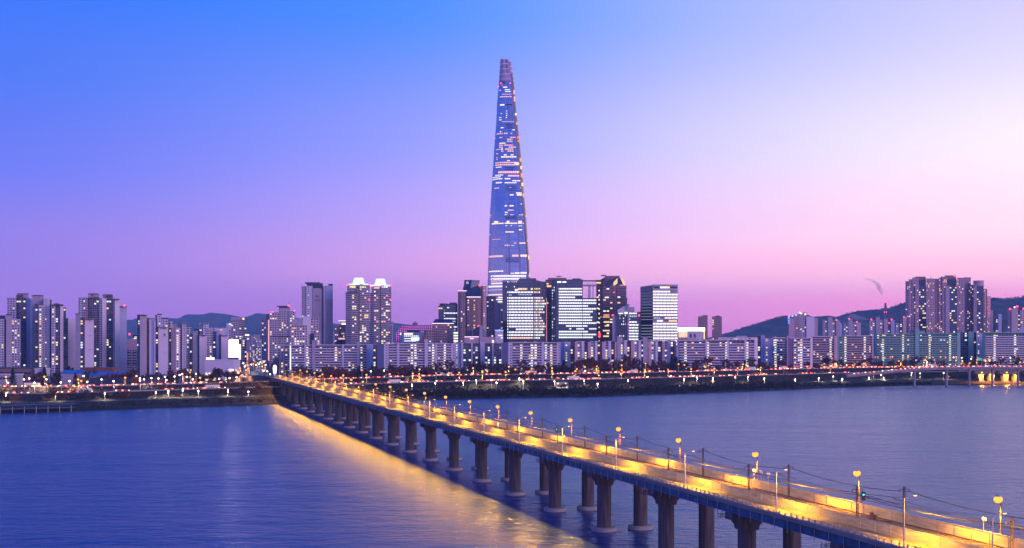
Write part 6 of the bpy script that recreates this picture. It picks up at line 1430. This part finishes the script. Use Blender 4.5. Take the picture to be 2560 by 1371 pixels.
# ------------------------------------------------------------------ trees
m_bark = shade("bark", (.075, .05, .04), .95, var=.3, scale=2)
m_tw1 = shade("reddish_twigs", (.13, .060, .050), .9, var=.35, scale=.7); m_tw2 = shade("grey_twigs", (.085, .070, .066), .9, var=.35, scale=.7); m_tw3 = shade("dry_gold_leaves", (.26, .15, .06), .9, var=.4, scale=.9)
m_con = shade("dark_needles", (.022, .045, .035), .9, var=.5, scale=.9)
def bare_tree(seed, m, h, leafy=0):
    r_ = random.Random(seed); tr_ = MB(); cr_b = MB(); th = h * .32
    tr_.tube([(0, 0, -.3), (r_.uniform(-.1, .1), 0, th), (r_.uniform(-.3, .3), r_.uniform(-.3, .3), h * .62)], [.24, .17, .08], 6)
    def branch(p, d, ln, lv):
        e = p + d * ln; w_ = [.07, .045, .03][lv]
        cr_b.tube([p, e], [w_, w_ * .55], 3, cap=False)
        if lv < 2:
            for _ in range(4 if lv == 0 else 4):
                nd = (d + Vector((r_.uniform(-1, 1), r_.uniform(-1, 1), r_.uniform(-.2, .8))) * .75).normalized(); branch(p + d * ln * r_.uniform(.35, 1), nd, ln * r_.uniform(.45, .7), lv + 1)
        if lv >= 1:
            for _ in range(9 if not leafy else 13):
                b0 = p + d * ln * r_.random(); a = Vector((r_.uniform(-1, 1), r_.uniform(-1, 1), r_.uniform(-.3, 1))).normalized(); l2 = r_.uniform(.5, 1.2); sd = a.cross(Vector((r_.uniform(-1, 1), .3, .2))).normalized() * (r_.uniform(.10, .20) if not leafy else r_.uniform(.2, .4))
                cr_b.face([b0 - sd, b0 + sd, b0 + a * l2])
    for k in range(9):
        a = k * 2.4 + r_.uniform(-.3, .3); el_ = r_.uniform(.35, 1.25); d = Vector((math.cos(a) * math.cos(el_), math.sin(a) * math.cos(el_), math.sin(el_))); branch(Vector((0, 0, th * r_.uniform(.8, 1.7))), d, h * r_.uniform(.28, .42), 0)
    root = empty("bare_tree", (0, 0, 0), "x", "tree"); tr_.build("trunk", m_bark, root); cr_b.build("crown", m, root); return root
def conifer(seed, h):
    r_ = random.Random(seed); tr_ = MB(); tr_.tube([(0, 0, -.3), (0, 0, h * .9)], [.22, .04], 6); c_ = MB()
    for _ in range(900):
        f = r_.random() ** .8; z = h * (.12 + .88 * f); rad = h * .22 * (1 - f) * r_.uniform(.35, 1.15) + .1; a = r_.uniform(0, 6.28); p = Vector((math.cos(a) * rad, math.sin(a) * rad, z)); o_ = Vector((math.cos(a), math.sin(a), -.5)); s_ = Vector((-math.sin(a), math.cos(a), 0)) * r_.uniform(.2, .5)
        c_.face([p - s_, p + s_, p + o_ * r_.uniform(.5, 1.1)])
    root = empty("conifer", (0, 0, 0), "x", "tree"); tr_.build("trunk", m_bark, root); c_.build("crown", m_con, root); return root
TP = {'red': [bare_tree(1, m_tw1, 11), bare_tree(2, m_tw1, 10), bare_tree(5, m_tw1, 12)], 'grey': [bare_tree(3, m_tw2, 11), bare_tree(4, m_tw2, 9.5)], 'gold': [bare_tree(6, m_tw3, 7, 1), bare_tree(7, m_tw3, 6, 1)], 'con': [conifer(1, 13), conifer(2, 11)]}
WORD = {'red': "reddish bare tree", 'grey': "grey bare tree", 'gold': "golden dry-leaved tree", 'con': "dark conifer"}
rt = random.Random(31); used = set(); nt_ = {}; TL = []
for px in [i * 12.5 for i in range(-1, 207)]:
    p_ = px + rt.uniform(-7, 7)
    if 590 < p_ < 700: continue
    den = 1.0 if 730 < p_ < 2200 else .75
    if rt.random() > den: continue
    s_ = rt.choice([rt.uniform(143, 152), rt.uniform(143, 150), rt.uniform(190, 215), rt.uniform(108, 116)]) if p_ > 700 else rt.uniform(145, 240)
    kd = rt.choices(['red', 'grey', 'con'], [5, 4, .8])[0]
    sc = rt.uniform(1.0, 1.55) * (1.2 if 1400 < p_ < 1700 or 1100 < p_ < 1250 else 1) * (.6 if s_ < 120 else 1)
    TL.append((p_, s_, kd, sc))
for i in range(150):
    p_ = 735 + i * 10.2 + rt.uniform(-5, 5)
    if p_ < 2270 and rt.random() < .62: TL.append((p_, rt.uniform(165, 215), rt.choices(['red', 'grey', 'con'], [6, 4, .6])[0], rt.uniform(1.0, 1.7)))
for p_, s_, sc in ((1410, 200, 1.7), (1416, 210, 1.5), (1632, 190, 1.6), (1655, 195, 1.8), (1663, 200, 1.6), (1684, 190, 1.7), (1690, 200, 1.9), (1700, 195, 1.6), (2083, 200, 1.9), (2090, 205, 1.7), (2096, 200, 1.6), (2138, 200, 1.7), (2168, 200, 1.6), (2176, 195, 1.5), (2285, 190, 1.3), (165, 225, 1.4), (172, 230, 1.6), (181, 222, 1.5), (186, 226, 1.2), (2428, 205, 1.6), (2436, 200, 1.4)): TL.append((p_, s_, 'con', sc))
for p_ in (195, 210, 340, 524, 536, 548, 560, 540, 575, 662, 672): TL.append((p_, rt.uniform(120, 150) if p_ < 500 else rt.uniform(150, 200), 'gold', rt.uniform(.8, 1.2)))
for i in range(38):
    p_ = rt.uniform(745, 2390); TL.append((p_, rt.uniform(44, 64), rt.choice(['gold', 'grey', 'gold', 'red']), rt.uniform(.45, .7)))
for i in range(20): TL.append((rt.uniform(0, 660), rt.uniform(30, 70), rt.choice(['gold', 'grey', 'red']), rt.uniform(.5, .8)))
for p_, s_, kd, sc in sorted(TL):
    x, y = at(p_, s_); z = gz(x, y); rf = ref(p_); zone = "by the water" if s_ < 72 else "beyond the expressway"
    key = (kd, rf, zone); nt_[key] = nt_.get(key, 0) + 1
    lab = "%s %s from left, %s before %s" % (nth(nt_[key] - 1), WORD[kd], zone, rf)
    lst = TP[kd]; pr = lst[rt.randrange(len(lst))]; rz = rt.uniform(0, 6.28); grp = "trees of the far bank"
    if pr.name in used: dup(pr, (x, y, z), rz, lab, grp, (sc, sc, sc))
    else: used.add(pr.name); pr.location = (x, y, z); pr.rotation_euler = (0, 0, rz); pr.scale = (sc,) * 3; pr['label'] = lab; pr['group'] = grp
# wild growth on the water's edge, too dense to count
m_scrub = shade("dark_scrub", (.020, .022, .016), .95, var=.5, scale=.4); m_scrub2 = shade("dry_reeds", (.10, .075, .045), .95, var=.4, scale=.4)
rsb = random.Random(9); pts = []
for k in range(1500):
    px = rsb.uniform(735, 2330); s_ = rsb.uniform(1.5, 36) if px < 2050 else rsb.uniform(1, 14); x, y = at(px, s_); pts.append((x, y, gz(x, y) - .3, rsb.uniform(.6, 1.25) * (1 if px < 2000 else .55)))
for k in range(260):
    px = rsb.uniform(180, 700); s_ = rsb.uniform(3, 30); x, y = at(px, s_); pts.append((x, y, gz(x, y) - .3, rsb.uniform(.25, .5)))
tuft_mass("bank_scrub", pts, m_scrub, 4.6, 14, 12)
pts = []
for k in range(420):
    px = rsb.uniform(0, 2400); s_ = rsb.uniform(36, 72); x, y = at(px, s_); pts.append((x, y, gz(x, y) - .2, rsb.uniform(.4, 1)))
for k in range(900):
    px = rsb.uniform(-20, 2450); s_ = rsb.choice([rsb.uniform(62, 76), rsb.uniform(96, 118), rsb.uniform(104, 119)]); x, y = at(px, s_); pts.append((x, y, gz(x, y) - .2, rsb.uniform(.8, 2.1)))
tuft_mass("dry_reeds", pts, m_scrub2, 1.8, 12, 13)

# ------------------------------------------------------------------ the evening air
mh = bpy.data.materials.new("evening_haze"); mh.use_nodes = True; t = mh.node_tree; t.nodes.clear()
o_ = t.nodes.new('ShaderNodeOutputMaterial'); v_ = t.nodes.new('ShaderNodeVolumePrincipled')
v_.inputs['Color'].default_value = (.44, .70, 1.0, 1); v_.inputs['Density'].default_value = 5.4e-5; v_.inputs['Anisotropy'].default_value = 0.0
t.links.new(v_.outputs[0], o_.inputs['Volume'])
q = MB(); q.box(-6500, 6500, -720, 12600, -4.2, 580); tag(q.build("haze", mh), kind='stuff')
